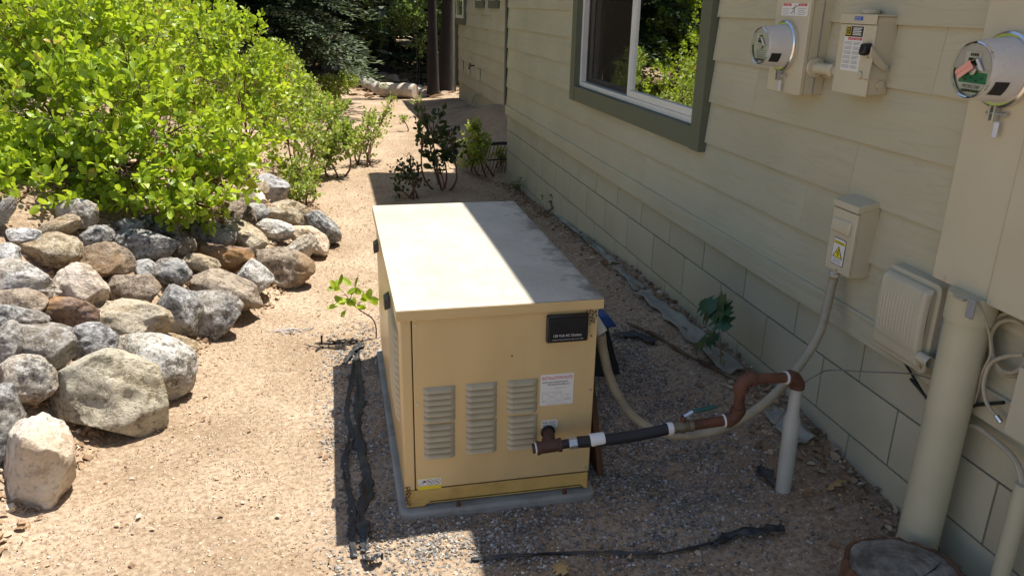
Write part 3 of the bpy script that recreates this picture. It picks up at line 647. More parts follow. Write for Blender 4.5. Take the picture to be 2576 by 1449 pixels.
# fuel inlet label
a, b_ = atY(1361, 1058, BY0), atY(1402, 1073, BY0)
fl = MB().prism([(a[0], BY0-.001, b_[2]), (b_[0]-.002, BY0-.001, b_[2]), (b_[0], BY0-.001, b_[2]+.005), (b_[0], BY0-.001, a[2]-.004), (b_[0]-.003, BY0-.001, a[2]), (a[0]+.002, BY0-.001, a[2])], (0, .0008, 0)).build('inlet_label', 'label_white', gen, smooth=False)
w_ = b_[0]-a[0]; h_ = a[2]-b_[2]
text_part('lettering', 'FUEL INLET', 'label_black', fl, (a[0]+.08*w_, yl, b_[2]+.56*h_), FU, FV, .28*h_, .84*w_)
text_part('lettering', 'N.G./L.P.G.', 'label_black', fl, (a[0]+.1*w_, yl, b_[2]+.16*h_), FU, FV, .28*h_, .78*w_)
# warning pictograms
a, b_ = atY(1051, 1203, BY0), atY(1110, 1226, BY0)
wl_ = MB().box(a[0], b_[0], BY0-.001, BY0-.0002, b_[2], a[2]).build('warning_label', 'label_white', gen, smooth=False)
w_, h_ = b_[0]-a[0], a[2]-b_[2]
line_ = MB(); line(line_, a[0]+.0005, b_[2]+.16*h_, b_[0]-.0005, b_[2]+.16*h_, t=.08*h_*2, y=yl+.0001); line(line_, a[0]+.0005, a[2]-.05*h_, b_[0]-.0005, a[2]-.05*h_, t=.04*h_, y=yl+.0001)
line_.build('yellow_band', 'label_yellow', wl_, smooth=False)
for k, cx in enumerate((.22, .52, .82)):
    pc = MB(); cc = (a[0]+cx*w_, b_[2]+.6*h_); rr = .23*h_
    if k:
        n = 20
        for j in range(n):
            q0, q1 = 2*math.pi*j/n, 2*math.pi*(j+1)/n; line(pc, cc[0]+rr*math.cos(q0), cc[1]+rr*math.sin(q0), cc[0]+rr*math.cos(q1), cc[1]+rr*math.sin(q1), t=.0005)
        line(pc, cc[0]-rr*.7, cc[1]+rr*.7, cc[0]+rr*.7, cc[1]-rr*.7, t=.0007); line(pc, cc[0]-.003, cc[1]-.002, cc[0]+.003, cc[1]+.002, t=.001)
    else:
        line(pc, cc[0]-.006, cc[1]-.006, cc[0]-.003, cc[1]+.002); line(pc, cc[0]-.003, cc[1]+.002, cc[0]+.001, cc[1]-.006); line(pc, cc[0], cc[1]+.003, cc[0]+.009, cc[1]+.004, t=.003)
    pc.build('pictogram', 'label_black', wl_, smooth=False)
for (sx2, sz2) in ((PX0+.012, ZP+.02), (BX1-.012, ZP+.02), (BX1-.012, .40), (PX0+.012, .40), (PX0+.012, ZL-.02)):
    MB().cyl((sx2, BY0-.0022, sz2), (sx2, BY0+.001, sz2), .0038, n=8).build('screw', 'galvanized', front)
# grime on the top right corner of the cabinet: flakes of dried dirt
gm_ = MB(); rs = random.Random(3)
for k in range(60):
    x = BX1-.028+.027*rs.random()-.012*rs.random(); z = ZL-.055*rs.random()**1.5; s_ = .0012+.0022*rs.random()
    gm_.add([(x-s_, BY0-.0009, z), (x, BY0-.0014, z-s_*1.5), (x+s_, BY0-.0009, z), (x, BY0-.0014, z+s_*1.2)], [(0, 1, 2, 3)])
gm_.build('dirt_flecks', 'grime', gen, smooth=False, kind='stuff')
rf_ = MB()
for k in range(70):
    x = BX0+.001+abs(rs.gauss(0, .010)); z = ZP+rs.gauss(-.012, .022); s_ = .0008+.0022*rs.random()
    if z > ZB+.004 and x < PX0+.05: rf_.add([(x-s_, BY0-.0018, z), (x, BY0-.0022, z-s_*1.6), (x+s_, BY0-.0018, z), (x, BY0-.0022, z+s_*1.3)], [(0, 1, 2, 3)])
rf_.build('rust_flecks', 'rust_pipe', gen, smooth=False, kind='stuff')
for (px, py) in ((1420, 987), (1640, 931)):
    q = atY(px*.907, py*.907, BY0); MB().cyl((q[0], BY0-.002, q[2]), (q[0], BY0+.001, q[2]), .0025, n=8).build('screw_hole', 'louver_recess', gen)

# ================================================================== GAS PIPE
gas = thing('gas_pipe', 'rusty gas pipe rising from a grey sleeve and feeding the generator through black hose', 'pipe', (1.41, 2.02, .03))
RY = 2.02
tz = .262; tx = .60
inl = np.array([.622, BY0, .262])
tee = np.array([.600, BY0-.100, .268])
MB().cyl((inl[0], BY0-.008, .262), (inl[0], BY0-.0005, .262), .024, n=20).build('wall_grommet', 'black_plastic', gas, bevel=.003)
MB().tube(spline([(inl[0], BY0-.005, .262), (inl[0]-.005, BY0-.05, .263), (tee[0]+.01, tee[1]+.012, tee[2]+.006)], 6), .017, 14).build('inlet_nipple', 'dark_iron', gas)
H1 = np.array([1.205, RY, .330])                                  # elbow at the foot of the drop
dirx = unit(H1-tee)
teep = MB(); teep.tube([tee-dirx*.040, tee-dirx*.039, tee-dirx*.03, tee-dirx*.0295, tee+dirx*.0295, tee+dirx*.03, tee+dirx*.039, tee+dirx*.04], [.018, .0225, .0225, .0195, .0195, .0225, .0225, .018], 18)
teep.tube([tee, tee+np.array([.004, .03, .006])], .02, 16).build('tee', 'dark_iron', gas)
MB().tube([tee-dirx*.040, tee-dirx*.052], .0155, 6).build('plug', 'dark_iron', gas)
MB().tube([tee-dirx*.044, tee-dirx*.040], .0185, 16).build('thread_tape', 'tape_white', gas)
MB().tube([tee+dirx*.04, tee+dirx*.064], [.0145, .0145], 14).build('hose_barb', 'hose_black', gas)
MB().tube([tee+dirx*.062, tee+dirx*.064, tee+dirx*.088, tee+dirx*.09], [.017, .0195, .0195, .017], 6).build('hex_nut', 'galvanized', gas, bevel=.001)
L_ = np.linalg.norm(H1-tee)
hs = MB(); pts = []
for k in range(13):
    t = .09+(.385-.09)*k/12; q = tee+dirx*t; q[2] -= .008*math.sin(math.pi*k/12); pts.append(q)
hs.tube(pts, .0185, 16).build('hose', 'hose_black', gas)
tp = tee+dirx*.15; MB().tube([tee+dirx*.130, tee+dirx*.134, tee+dirx*.17, tee+dirx*.176], [.0195, .0208, .0205, .0197], 18).build('hose_tape', 'tape_white', gas)
MB().tube([tee+dirx*.38, tee+dirx*.39, tee+dirx*.398], [.0205, .021, .019], 16).build('thread_tape', 'tape_white', gas)
vb = tee+dirx*.43
val = MB().tube([vb-dirx*.033, vb-dirx*.02, vb-dirx*.019, vb+dirx*.0, vb+dirx*.019, vb+dirx*.02, vb+dirx*.034], [.0185, .0185, .016, .0215, .016, .0195, .0195], 12).build('valve', 'brass_valve', gas)
MB().cyl(vb, vb+np.array([0, 0, .037]), .009, n=10).build('valve_stem', 'rust_pipe', val)
lv = [vb+np.array([.002, 0, .037]), vb+np.array([.03, 0, .052]), vb+np.array([.11, .005, .058])]
MB().tube([lv[0], lv[1]], .006, 4).build('lever_bracket', 'galvanized', val)
MB().prism([lv[1]+np.array([0, -.008, -.004]), lv[1]+np.array([0, .008, -.004]), lv[2]+np.array([0, .008, -.003]), lv[2]+np.array([0, -.008, -.003])], (0, 0, .008)).build('lever', 'lever_green', val, bevel=.002)
MB().tube([vb+dirx*.034, H1-dirx*.03], .0165, 16).build('pipe', 'rust_pipe', gas)
E2 = np.array([1.205, RY, .468]); E3 = np.array([1.402, RY, .462])
def elbow(c, d0, d1, r=.0225):
    p = [c+d0*.042, c+d0*.04, c+d0*.022, c+d0*.008+d1*.008, c+d1*.022, c+d1*.04, c+d1*.042]
    return MB().tube([p[0], p[1], c+d0*.026, p[2], c+(d0+d1)*.0095, p[4], c+d1*.026, p[5], p[6]], [r*.86, r*1.08, r*1.08, r*.95, r*.98, r*.95, r*1.08, r*1.08, r*.86], 16)
UZ = np.array([0, 0, 1.0]); UX = np.array([1.0, 0, 0])
elbow(H1, -dirx, UZ).build('elbow', 'rust_pipe', gas); MB().tube([H1+UZ*.04, E2-UZ*.04], .0165, 16).build('pipe', 'rust_pipe', gas)
MB().tube([H1-dirx*.046, H1-dirx*.041], .0215, 16).build('thread_tape', 'tape_white', gas)
elbow(E2, -UZ, UX).build('elbow', 'rust_pipe', gas); MB().tube([E2+UX*.04, E3-UX*.04], .0165, 16).build('pipe', 'rust_pipe', gas)
MB().tube([E3-UX*.047, E3-UX*.041], .0215, 16).build('thread_tape', 'tape_white', gas)
elbow(E3, -UX, -UZ).build('elbow', 'rust_pipe', gas)
gz = T(1.41, RY)
MB().tube([(1.402, RY, .425), (1.402, RY, .335), (1.403, RY, .31), (1.41, RY-.005, gz-.06)], [.0185, .0195, .026, .0255], 18).build('riser_sleeve', 'sleeve_grey', gas)

# ================================================================== BOXES ON THE WALL
WU, WV = (0, -1, 0), (0, 0, 1)                                   # right and up on the wall as seen from the yard
XS = WX-.024                                                     # face of the siding
def wallbox(mb, y0, y1, z0, z1, xf): return mb.box(xf, XS+.012, y0, y1, z0, z1)
# caution disconnect
ca = thing('disconnect_box', 'small tan electrical disconnect box with yellow and white CAUTION label', 'electrical box', (WX-.06, 2.19, .76))
cy0, cy1, cz0, cz1, cx = 2.135, 2.268, .738, .985, 1.606
cb = wallbox(MB(), cy0+.004, cy1-.004, cz0, cz1-.012, cx+.012).build('case', 'painted_metal', ca, bevel=.003)
cd = MB().box(cx, cx+.0115, cy0+.002, cy1-.002, cz0+.004, cz1-.034).build('cover', 'painted_metal', ca, bevel=.003)
MB().prism([(cx-.004, cy0, cz1-.030), (cx-.004, cy0, cz1-.008), (XS+.01, cy0, cz1+.008), (XS+.01, cy0, cz1-.011), (cx+.011, cy0, cz1-.0305)], (0, cy1-cy0, 0)).build('rain_hood', 'painted_metal', ca, bevel=.002)
pu = MB(); zb_ = cz1-.085
pu.prism([(cx+.002, cy0+.022, zb_+.022), (cx-.006, cy0+.022, zb_+.018), (cx-.012, cy0+.022, zb_-.012), (cx-.008, cy0+.022, zb_-.026), (cx+.002, cy0+.022, zb_-.026)], (0, cy1-cy0-.036, 0)).build('pull_handle', 'painted_metal', cd, bevel=.005, seg=3)
ly0, ly1, lz0, lz1 = cy0+.035, cy0+.101, cz0+.028, cz0+.118
cl = MB().prism([(cx-.0006, y, z) for (x, y, z) in [(0, *q) for q in [(p[0], p[1]) for p in [(q_[0], q_[1]) for q_ in rrect(ly0, ly1, lz0, lz1, .006, 0)]]]], (-.0006, 0, 0)).build('caution_label', 'label_black', ca, smooth=False)
MB().prism([(cx-.0013, q_[0], q_[1]) for q_ in rrect(ly0+.0022, ly1-.0022, lz0+.0022, lz1-.0022, .005, 0)], (-.0006, 0, 0)).build('label_ground', 'label_white', cl, smooth=False)
lw, lh = ly1-ly0, lz1-lz0; xl = cx-.0024
def wline(mb, x, ya, za, yb, zb2, t):
    d = np.array([yb-ya, zb2-za]); n_ = np.array([-d[1], d[0]])/(np.linalg.norm(d)+1e-9)*t
    mb.add([(x, ya+n_[0], za+n_[1]), (x, ya-n_[0], za-n_[1]), (x, yb-n_[0], zb2-n_[1]), (x, yb+n_[0], zb2+n_[1])], [(0, 1, 2, 3)])
yb_ = MB(); wline(yb_, xl, ly1-.004, lz1-.16*lh, ly0+.004, lz1-.16*lh, .055*lh); yb_.build('yellow_band', 'label_yellow', cl, smooth=False)
text_part('lettering', 'CAUTION', 'label_black', cl, (xl-.0004, ly1-.008, lz1-.20*lh), WU, WV, .085*lh, lw*.76)
tri = MB(); cm = (ly0+ly1)/2; tri.add([(xl, cm+.40*lw, lz0+.27*lh), (xl, cm-.40*lw, lz0+.27*lh), (xl, cm, lz0+.72*lh)], [(0, 1, 2)]); tri.build('warning_triangle', 'label_black', cl, smooth=False)
tri = MB(); tri.add([(xl-.0004, cm+.32*lw, lz0+.295*lh), (xl-.0004, cm-.32*lw, lz0+.295*lh), (xl-.0004, cm, lz0+.67*lh)], [(0, 1, 2)]); tri.build('triangle_fill', 'label_yellow', cl, smooth=False)
bo = MB(); x8 = xl-.0008; wline(bo, x8, cm-.004, lz0+.58*lh, cm+.006, lz0+.45*lh, .0016); wline(bo, x8, cm+.006, lz0+.455*lh, cm-.006, lz0+.455*lh, .0012); wline(bo, x8, cm-.006, lz0+.46*lh, cm+.001, lz0+.33*lh, .0016); bo.build('lightning_bolt', 'label_black', cl, smooth=False)
tl = MB()
for k in range(3): wline(tl, xl, ly1-.010-.003*(k % 2), lz0+(.20-.055*k)*lh, ly0+.010+.004*(k % 2), lz0+(.20-.055*k)*lh, .0009)
tl.build('text_lines', 'label_grey', cl, smooth=False)
MB().tube([(cx+.02, 2.232, cz0+.004), (cx+.02, 2.232, cz0-.008), (cx+.02, 2.232, cz0-.011), (cx+.02, 2.232, cz0-.022)], [.016, .016, .019, .019], 8).build('conduit_fitting', 'galvanized', ca)
MB().cyl((cx-.0015, cy0+.06, cz0+.012), (cx-.004, cy0+.06, cz0+.012), .004, n=8).build('screw', 'galvanized', ca)

# flexible conduit from that box to the generator
cp = [(cx+.02, 2.232, cz0-.012), (cx+.018, 2.235, cz0-.06)]+[tuple(atX(px, py, X)) for (px, py, X) in ((2062, 835, 1.555), (2012, 918, 1.48), (1952, 988, 1.39), (1882, 1043, 1.29), (1802, 1082, 1.185), (1722, 1095, 1.085), (1645, 1081, 1.0), (1582, 1035, .925), (1538, 960, .862), (1518, 885, .825), (1512, 840, .808))]
fc = MB().tube(spline(cp, 8), .0155, 14).build('flexible_conduit', 'conduit_grey', loc=(1.1, 2.31, .05), label='grey flexible conduit sagging from the CAUTION box down to the generator', cat='conduit')
MB().tube([cp[-1], np.array(cp[-1])+np.array([-.03, .03, .05])], [.024, .024], 12).build('elbow_fitting', 'sleeve_grey', fc)

# meter socket on the left with its round meter
def meter(name, label, c, r, depth, sealmat, second=False):
    t = thing(name, label, 'meter', (c[0], c[1], c[2]-r*1.2))
    MB().lathe_x(c, [(0, r*1.30), (.008, r*1.32), (.016, r*1.30), (.02, r*1.22), (.02, r*1.1)], 48).build('ring', 'bright_metal', t)
    MB().lathe_x(c, [(.004, r*1.12), (.018, r*1.14), (.030, r*1.10), (depth*.88, r*1.01), (depth*.97, r*.97), (depth, r*.90), (depth+.001, r*.86)], 48).build('cover', 'meter_cover', t)
    xf = c[0]-depth+.010
    xd = c[0]-depth-.0005
    V = [(c[0]-depth+.006, c[1]+.88*r*math.cos(q), c[2]+.88*r*math.sin(q)) for q in np.linspace(0, 2*math.pi, 40, endpoint=False)]
    face = MB().add(V, [tuple(range(40))]).build('face_plate', 'meter_face', t, smooth=False)
    # opaque upper half of the cover with a window cut-out
    V = [(xd, c[1]+.885*r*math.cos(q), c[2]+.885*r*math.sin(q)) for q in np.linspace(.02, math.pi-.02, 24)]
    up = MB().add(V, [tuple(range(24))])
    up.build('cover_front', 'meter_cover', t, smooth=False)
    xq = xd-.0006; xb = c[0]-depth+.005
    MB().box(xq-.0006, xq, c[1]-.30*r, c[1]+.40*r, c[2]+.10*r, c[2]+.60*r).build('plate', 'label_white', face, smooth=False)
    MB().box(xq-.0012, xq-.0007, c[1]-.22*r, c[1]+.24*r, c[2]+.16*r, c[2]+.40*r).build('display', 'lcd', face, smooth=False)
    bc = MB()
    for k in range(9): bc.box(xq-.0012, xq-.0007, c[1]-.2*r+.045*r*k, c[1]-.2*r+.045*r*k+.02*r*(1+k % 2), c[2]+.46*r, c[2]+.56*r)
    bc.build('barcode', 'label_black', face, smooth=False)
    MB().lathe_x((xq, c[1]-.06*r, c[2]+.0*r), [(.0, .17*r), (.003, .16*r), (.004, .0)], 20).build('dial', 'galvanized', face)
    if second:
        xq = xb; MB().box(xq-.0006, xq, c[1]-.62*r, c[1]+.62*r, c[2]-.44*r, c[2]-.08*r).build('green_band', 'label_green', face, smooth=False)
        gl_ = MB(); [wline(gl_, xq-.001, c[1]-.5*r+.25*r*k, c[2]-.26*r-.08*r*(k % 2), c[1]-.36*r+.25*r*k, c[2]-.26*r-.08*r*(k % 2), .02*r) for k in range(4)]; gl_.build('text_lines', 'label_black', face, smooth=False)
    else:
        xq = xb; gl_ = MB(); [wline(gl_, xq-.001, c[1]-.45*r, c[2]-(.22+.11*k)*r, c[1]+.45*r, c[2]-(.22+.11*k)*r, .018*r) for k in range(3)]; gl_.build('text_lines', 'label_grey', face, smooth=False)
    text_part('lettering', 'PACIFICORP', 'label_black', face, (xq-.0008, c[1]+.40*r, c[2]-.62*r), WU, WV, .12*r, .8*r)
    bc = MB()
    for k in range(14): bc.box(xq-.001, xq-.0005, c[1]-.42*r+.06*r*k, c[1]-.42*r+.06*r*k+.03*r*(1+k % 2*.5), c[2]-.75*r, c[2]-.66*r)
    bc.build('barcode', 'label_black', face, smooth=False)
    MB().lathe_x(c, [(depth-.004, r*.97), (depth+.004, r*.955), (depth+.006, r*.92), (depth+.004, r*.885), (depth-.002, r*.88)], 48).build('clear_rim', 'meter_glass', t)
    MB().lathe_x(c, [(depth+.004, .0001), (depth+.003, r*.90)], 40).build('glass', 'meter_glass', t, smooth=False)
    a0 = R(198); a1 = R(228)
    MB().lathe_x(c, [(depth*.52, r*1.075), (depth*.9, r*1.03)], 8, a0, a1).build('side_slot', 'label_black', t)
    # ring clamp, screw and seal under the meter
    cl2 = MB(); zb3 = c[2]-r*1.32
    cl2.box(c[0]-.020, c[0]-.004, c[1]+.006, c[1]+.011, zb3-.030, zb3+.006); cl2.box(c[0]-.020, c[0]-.004, c[1]-.009, c[1]-.004, zb3-.030, zb3+.006)
    cl2.cyl((c[0]-.012, c[1]+.024, zb3-.012), (c[0]-.012, c[1]-.026, zb3-.012), .0035, n=8); cl2.cyl((c[0]-.012, c[1]-.026, zb3-.012), (c[0]-.012, c[1]-.036, zb3-.012), .007, n=8)
    cl2.build('ring_clamp', 'galvanized', t)
    MB().box(c[0]-.016, c[0]-.011, c[1]-.024, c[1]-.010, zb3-.068, zb3-.030).build('seal', 'seal_clear', t, bevel=.002)
    if second:
        s0 = np.array([xd-.006, c[1]+.04*r, c[2]+.22*r])
        for k in (0, 1):
            a = np.array([xd-.007-.002*k, c[1]+.02*r-.16*r*k, c[2]+.26*r-.12*r*k]); d = np.array([0, .58*r, -.40*r]); nrm = unit(np.array([0, -d[2], d[1]]))*.085*r
            MB().prism([a+nrm, a-nrm, a+d-nrm*.9, a+d*1.06, a+d+nrm*.9], (-.0015, 0, 0)).build('seal_tag', 'seal_pink', t)
    MB().tube(spline([(xd-.004, c[1]+.05*r, c[2]+.3*r), (xd-.006, c[1]-.22*r, c[2]+.42*r), (xd-.008, c[1]-.35*r, c[2]+.2*r)], 6), .0012, 5).build('seal_wire', 'galvanized', t)
    MB().prism([(xd-.004, c[1]-.18*r, c[2]+.36*r), (xd-.004, c[1]-.26*r, c[2]+.40*r), (xd-.004, c[1]-.58*r, c[2]+.02*r), (xd-.004, c[1]-.46*r, c[2]+.02*r)], (-.004, 0, 0)).build('locking_tab', 'meter_cover', t)
    return t
m1 = thing('meter_socket', 'tall tan meter socket box left of the safety switch, round meter on its front', 'electrical box', (WX-.06, 2.655, 1.28))
my0, my1, mz0, mz1, mx_ = 2.545, 2.762, 1.279, 1.90, 1.592
wallbox(MB(), my0+.002, my1-.002, mz0, mz1, mx_+.018).build('case', 'painted_metal', m1, bevel=.003)
MB().box(mx_, mx_+.0175, my0-.001, my1+.001, mz0-.003, mz1+.002).build('cover', 'painted_metal', m1, bevel=.004)
MB().box(mx_+.052, mx_+.056, my0-.0005, my0+.0015, mz0+.004, mz1-.004).build('seam', 'label_grey', m1, smooth=False)
meter('electric_meter', 'round glass electric meter on the left socket box, white dial without tag', (mx_-.0005, 2.668, 1.437), .066, .098, None)
a, b_ = atX(1970, 9, mx_), atX(2031, 42, mx_)
st = MB().box(mx_-.0012, mx_-.0003, b_[1], a[1], b_[2], a[2]).build('danger_label', 'label_white', m1, smooth=False)
sw_, sh_ = a[1]-b_[1], a[2]-b_[2]; xx = mx_-.0018
for (f0, f1) in ((.04, .36), (.64, .96)):
    mb = MB(); wline(mb, xx, a[1]-f0*sw_, a[2]-.13*sh_, a[1]-f1*sw_, a[2]-.13*sh_, .1*sh_); mb.build('red_bar', 'label_red', st, smooth=False)
text_part('lettering', 'DANGER', 'label_white', st, (xx-.0004, a[1]-.08*sw_, a[2]-.20*sh_), WU, WV, .11*sh_, .24*sw_); text_part('lettering', 'PELIGRO', 'label_white', st, (xx-.0004, a[1]-.68*sw_, a[2]-.20*sh_), WU, WV, .11*sh_, .24*sw_)
mb = MB()
for k in range(4):
    wline(mb, xx, a[1]-.04*sw_, a[2]-(.42+.15*k)*sh_, a[1]-(.34-.05*(k % 2))*sw_, a[2]-(.42+.15*k)*sh_, .018*sh_); wline(mb, xx, a[1]-.64*sw_, a[2]-(.42+.15*k)*sh_, a[1]-(.95-.06*(k % 2))*sw_, a[2]-(.42+.15*k)*sh_, .018*sh_)
mb.build('text_lines', 'label_grey', st, smooth=False)
mb = MB(); cm_ = a[1]-.5*sw_
wline(mb, xx, cm_, a[2]-.30*sh_, cm_+.02*sw_, a[2]-.55*sh_, .05*sh_); wline(mb, xx, cm_+.01*sw_, a[2]-.55*sh_, cm_-.02*sw_, a[2]-.88*sh_, .03*sh_); wline(mb, xx, cm_+.02*sw_, a[2]-.55*sh_, cm_+.12*sw_, a[2]-.85*sh_, .03*sh_)
wline(mb, xx, cm_, a[2]-.34*sh_, cm_-.14*sw_, a[2]-.18*sh_, .025*sh_); wline(mb, xx, cm_, a[2]-.34*sh_, cm_+.12*sw_, a[2]-.48*sh_, .025*sh_)
mb.add([(xx, cm_-.01*sw_+.05*sh_*math.cos(q), a[2]-.17*sh_+.07*sh_*math.sin(q)) for q in np.linspace(0, 2*math.pi, 10, endpoint=False)], [tuple(range(10))]); mb.build('falling_figure', 'label_black', st, smooth=False)

# safety switch
ss = thing('safety_switch', 'tan safety switch box with black handle and long white instruction label', 'electrical box', (WX-.06, 2.29, 1.315))
sy0, sy1, sz0, sz1, sx_ = 2.205, 2.386, 1.313, 1.545, 1.610
wallbox(MB(), sy0+.004, sy1-.004, sz0+.002, sz1, sx_+.006).build('case', 'painted_metal', ss, bevel=.003)
MB().box(sx_, sx_+.0055, sy0+.001, sy1-.001, sz0-.004, sz1-.024).build('door', 'painted_metal', ss, bevel=.003)
MB().box(sx_-.004, XS+.01, sy0, sy1, sz1+.0005, sz1+.006).box(sx_-.0045, sx_+.0005, sy0-.0005, sy1+.0005, sz1-.023, sz1+.0062).build('top_cap', 'painted_metal', ss, bevel=.0015)
MB().cyl((sx_+.04, 2.30, sz1+.006), (sx_+.04, 2.30, sz1+.02), .028, n=20).build('hub_plate', 'painted_metal', ss, bevel=.003)
a, b_ = atX(2152, 42, sx_-.004), atX(2171, 53, sx_-.004)
bl_ = MB().box(sx_-.0052, sx_-.0042, b_[1], a[1], b_[2], a[2]).build('blue_label', 'label_blue', ss, smooth=False)
text_part('lettering', 'SERVICE', 'label_white', bl_, (sx_-.0056, a[1]-.003, (a[2]+b_[2])/2+.001), WU, WV, .003, (a[1]-b_[1])*.7); text_part('lettering', 'ENTRANCE', 'label_white', bl_, (sx_-.0056, a[1]-.003, b_[2]+.0015), WU, WV, .003, (a[1]-b_[1])*.7)
py1, py0, pz1, pz0 = sy1-.033, sy0+.055, atX(2155, 66, sx_)[2], atX(2130, 178, sx_)[2]
pl_ = MB().box(sx_-.0012, sx_-.0003, py0, py1, pz0, pz1).build('instruction_label', 'label_white', ss, smooth=False)
pw, ph = py1-py0, pz1-pz0; xx = sx_-.0018
mb = MB(); wline(mb, xx, py1-.02*pw, pz1-.125*ph, py1-.97*pw, pz1-.125*ph, .115*ph); mb.build('black_field', 'label_black', pl_, smooth=False)
mb = MB(); x9 = xx-.0005
cxm, czm = py1-.19*pw, pz1-.11*ph; s_ = .085*pw
for q in ((-1, -1.3, -1, 1.3), (-1, 1.3, 1, 1.3), (1, 1.3, 1, -1.3), (1, -1.3, -1, -1.3)): wline(mb, x9, cxm-q[0]*s_*1.4, czm+q[1]*s_*1.1, cxm-q[2]*s_*1.4, czm+q[3]*s_*1.1, .0012)
mb.build('square_emblem', 'label_yellow', pl_, smooth=False)
text_part('lettering', 'D', 'label_yellow', pl_, (x9, cxm+s_*.7, czm-s_*.8), WU, WV, s_*1.6, s_*1.4)
mb = MB(); [wline(mb, x9, py1-.42*pw, pz1-(.05+.036*k)*ph, py1-(.9-.05*(k % 2))*pw, pz1-(.05+.036*k)*ph, .0013) for k in range(5)]; mb.build('text_lines', 'label_white', pl_, smooth=False)
mb = MB(); wline(mb, xx, py1-.20*pw, pz1-.285*ph, py1-.96*pw, pz1-.285*ph, .028*ph); mb.build('red_bar', 'label_red', pl_, smooth=False)
text_part('lettering', 'DANGER / PELIGRO', 'label_white', pl_, (x9, py1-.28*pw, pz1-.302*ph), WU, WV, .035*ph, .6*pw)
mb = MB()
for k in range(24):
    if k % 4 == 3: continue
    z_ = pz1-(.36+.026*k)*ph; wline(mb, xx, py1-.05*pw, z_, py1-.46*pw, z_, .0007); wline(mb, xx, py1-.54*pw, z_, py1-(.94-.05*(k % 3))*pw, z_, .0007)
mb.build('text_lines', 'label_grey', pl_, smooth=False)
hk = atX(2222, 92, sx_-.02)
MB().prism([(sx_-.002, sy0+.034, 1.470), (sx_-.026, sy0+.030, 1.466), (sx_-.030, sy0+.030, 1.440), (sx_-.022, sy0+.032, 1.431), (sx_-.002, sy0+.036, 1.436)], (0, -.030, 0)).build('handle_grip', 'black_plastic', ss, bevel=.005, seg=3)
ha = MB(); ha.prism([(sx_-.010, sy0-.001, 1.46), (sx_+.03, sy0-.001, 1.425), (sx_+.06, sy0-.001, 1.40), (sx_+.05, sy0-.001, 1.385), (sx_+.015, sy0-.001, 1.405), (sx_-.012, sy0-.001, 1.43)], (0, -.006, 0)); ha.build('handle_arm', 'painted_metal', ss, bevel=.002)
ht = MB(); ht.prism([(sx_-.001, sy0+.02, 1.43), (sx_-.006, sy0+.02, 1.425), (sx_-.010, sy0+.02, 1.365), (sx_-.001, sy0+.02, 1.360)], (0, -.030, 0)); ht.build('hasp', 'painted_metal', ss, bevel=.002)
MB().cyl((sx_-.006, sy0+.040, 1.372), (sx_-.001, sy0+.040, 1.372), .012, n=14).build('hasp_lug', 'painted_metal', ss, bevel=.002)
MB().cyl((sx_+.055, sy0-.009, 1.393), (sx_+.055, sy0-.0075, 1.393), .006, n=12).build('pivot_pin', 'galvanized', ss)
MB().cyl((sx_+.045, sy0-.004, 1.345), (sx_+.045, sy0+.003, 1.345), .013, n=18).build('knockout', 'painted_metal', ss)
MB().tube([(sx_+.03, my0-.001, 1.372), (sx_+.03, my0-.014, 1.372), (sx_+.03, my0-.0145, 1.372), (sx_+.03, sy1-.002, 1.372)], [.034, .032, .019, .019], 18).build('conduit_nipple', 'painted_metal', ss)
MB().tube([(sx_+.03, sy1+.05, 1.372), (sx_+.03, sy1+.03, 1.372)], [.025, .025], 8).build('locknut', 'painted_metal', ss)

# meter main panel
pn = thing('meter_cabinet', 'large tan meter cabinet at the right edge with a long door seam', 'electrical box', (WX-.06, 1.5, .87))
PX = 1.600
wallbox(MB(), 1.02, 1.776, .874, 2.2, PX+.012).build('case', 'painted_metal', pn, bevel=.003)
MB().box(PX, PX+.0115, 1.578, 1.775, .871, 2.2).build('meter_cover_panel', 'painted_metal', pn, bevel=.002)
dr = MB().box(PX-.010, PX+.0115, 1.02, 1.569, .868, 2.2).build('door', 'painted_metal', pn, bevel=.002)
MB().box(PX+.006, PX+.0112, 1.5695, 1.5775, .872, 2.2).build('door_seam', 'label_grey', pn, smooth=False)
hq = atX(2565, 395, PX-.014); MB().tube([(PX-.010, 1.530, hq[2]+.02), (PX-.022, 1.530, hq[2]+.015), (PX-.022, 1.530, hq[2]-.015), (PX-.010, 1.530, hq[2]-.02)], .006, 8).build('hasp', 'galvanized', dr)
sq = atX(2376, 699, PX); MB().cyl((PX-.003, sq[1], sq[2]), (PX, sq[1], sq[2]), .006, n=12).build('screw', 'painted_metal', pn)
meter('electric_meter', 'round glass electric meter with pink seal tag and green band at the right edge', (PX-.0005, 1.672, 1.433), .069, .10, None, True)

# service conduit under the panel
gz2 = T(1.6, 1.635)
sc = thing('service_conduit', 'thick tan vertical service conduit running from the panel into the ground', 'conduit', (1.605, 1.635, gz2))
MB().tube([(1.612, 1.63, .875), (1.612, 1.63, .80), (1.612, 1.63, .799), (1.605, 1.625, gz2-.08)], [.062, .062, .056, .056], 32).build('pipe', 'painted_pipe', sc, angle=25)
MB().box(1.545, 1.56, 1.595, 1.63, .868, .8735).build('clip', 'galvanized', sc)
q = atX(2443, 777, 1.552); MB().box(1.548, 1.5545, q[1]-.012, q[1]+.012, q[2]-.026, q[2]+.026).build('patch', 'label_grey', sc, bevel=.002)

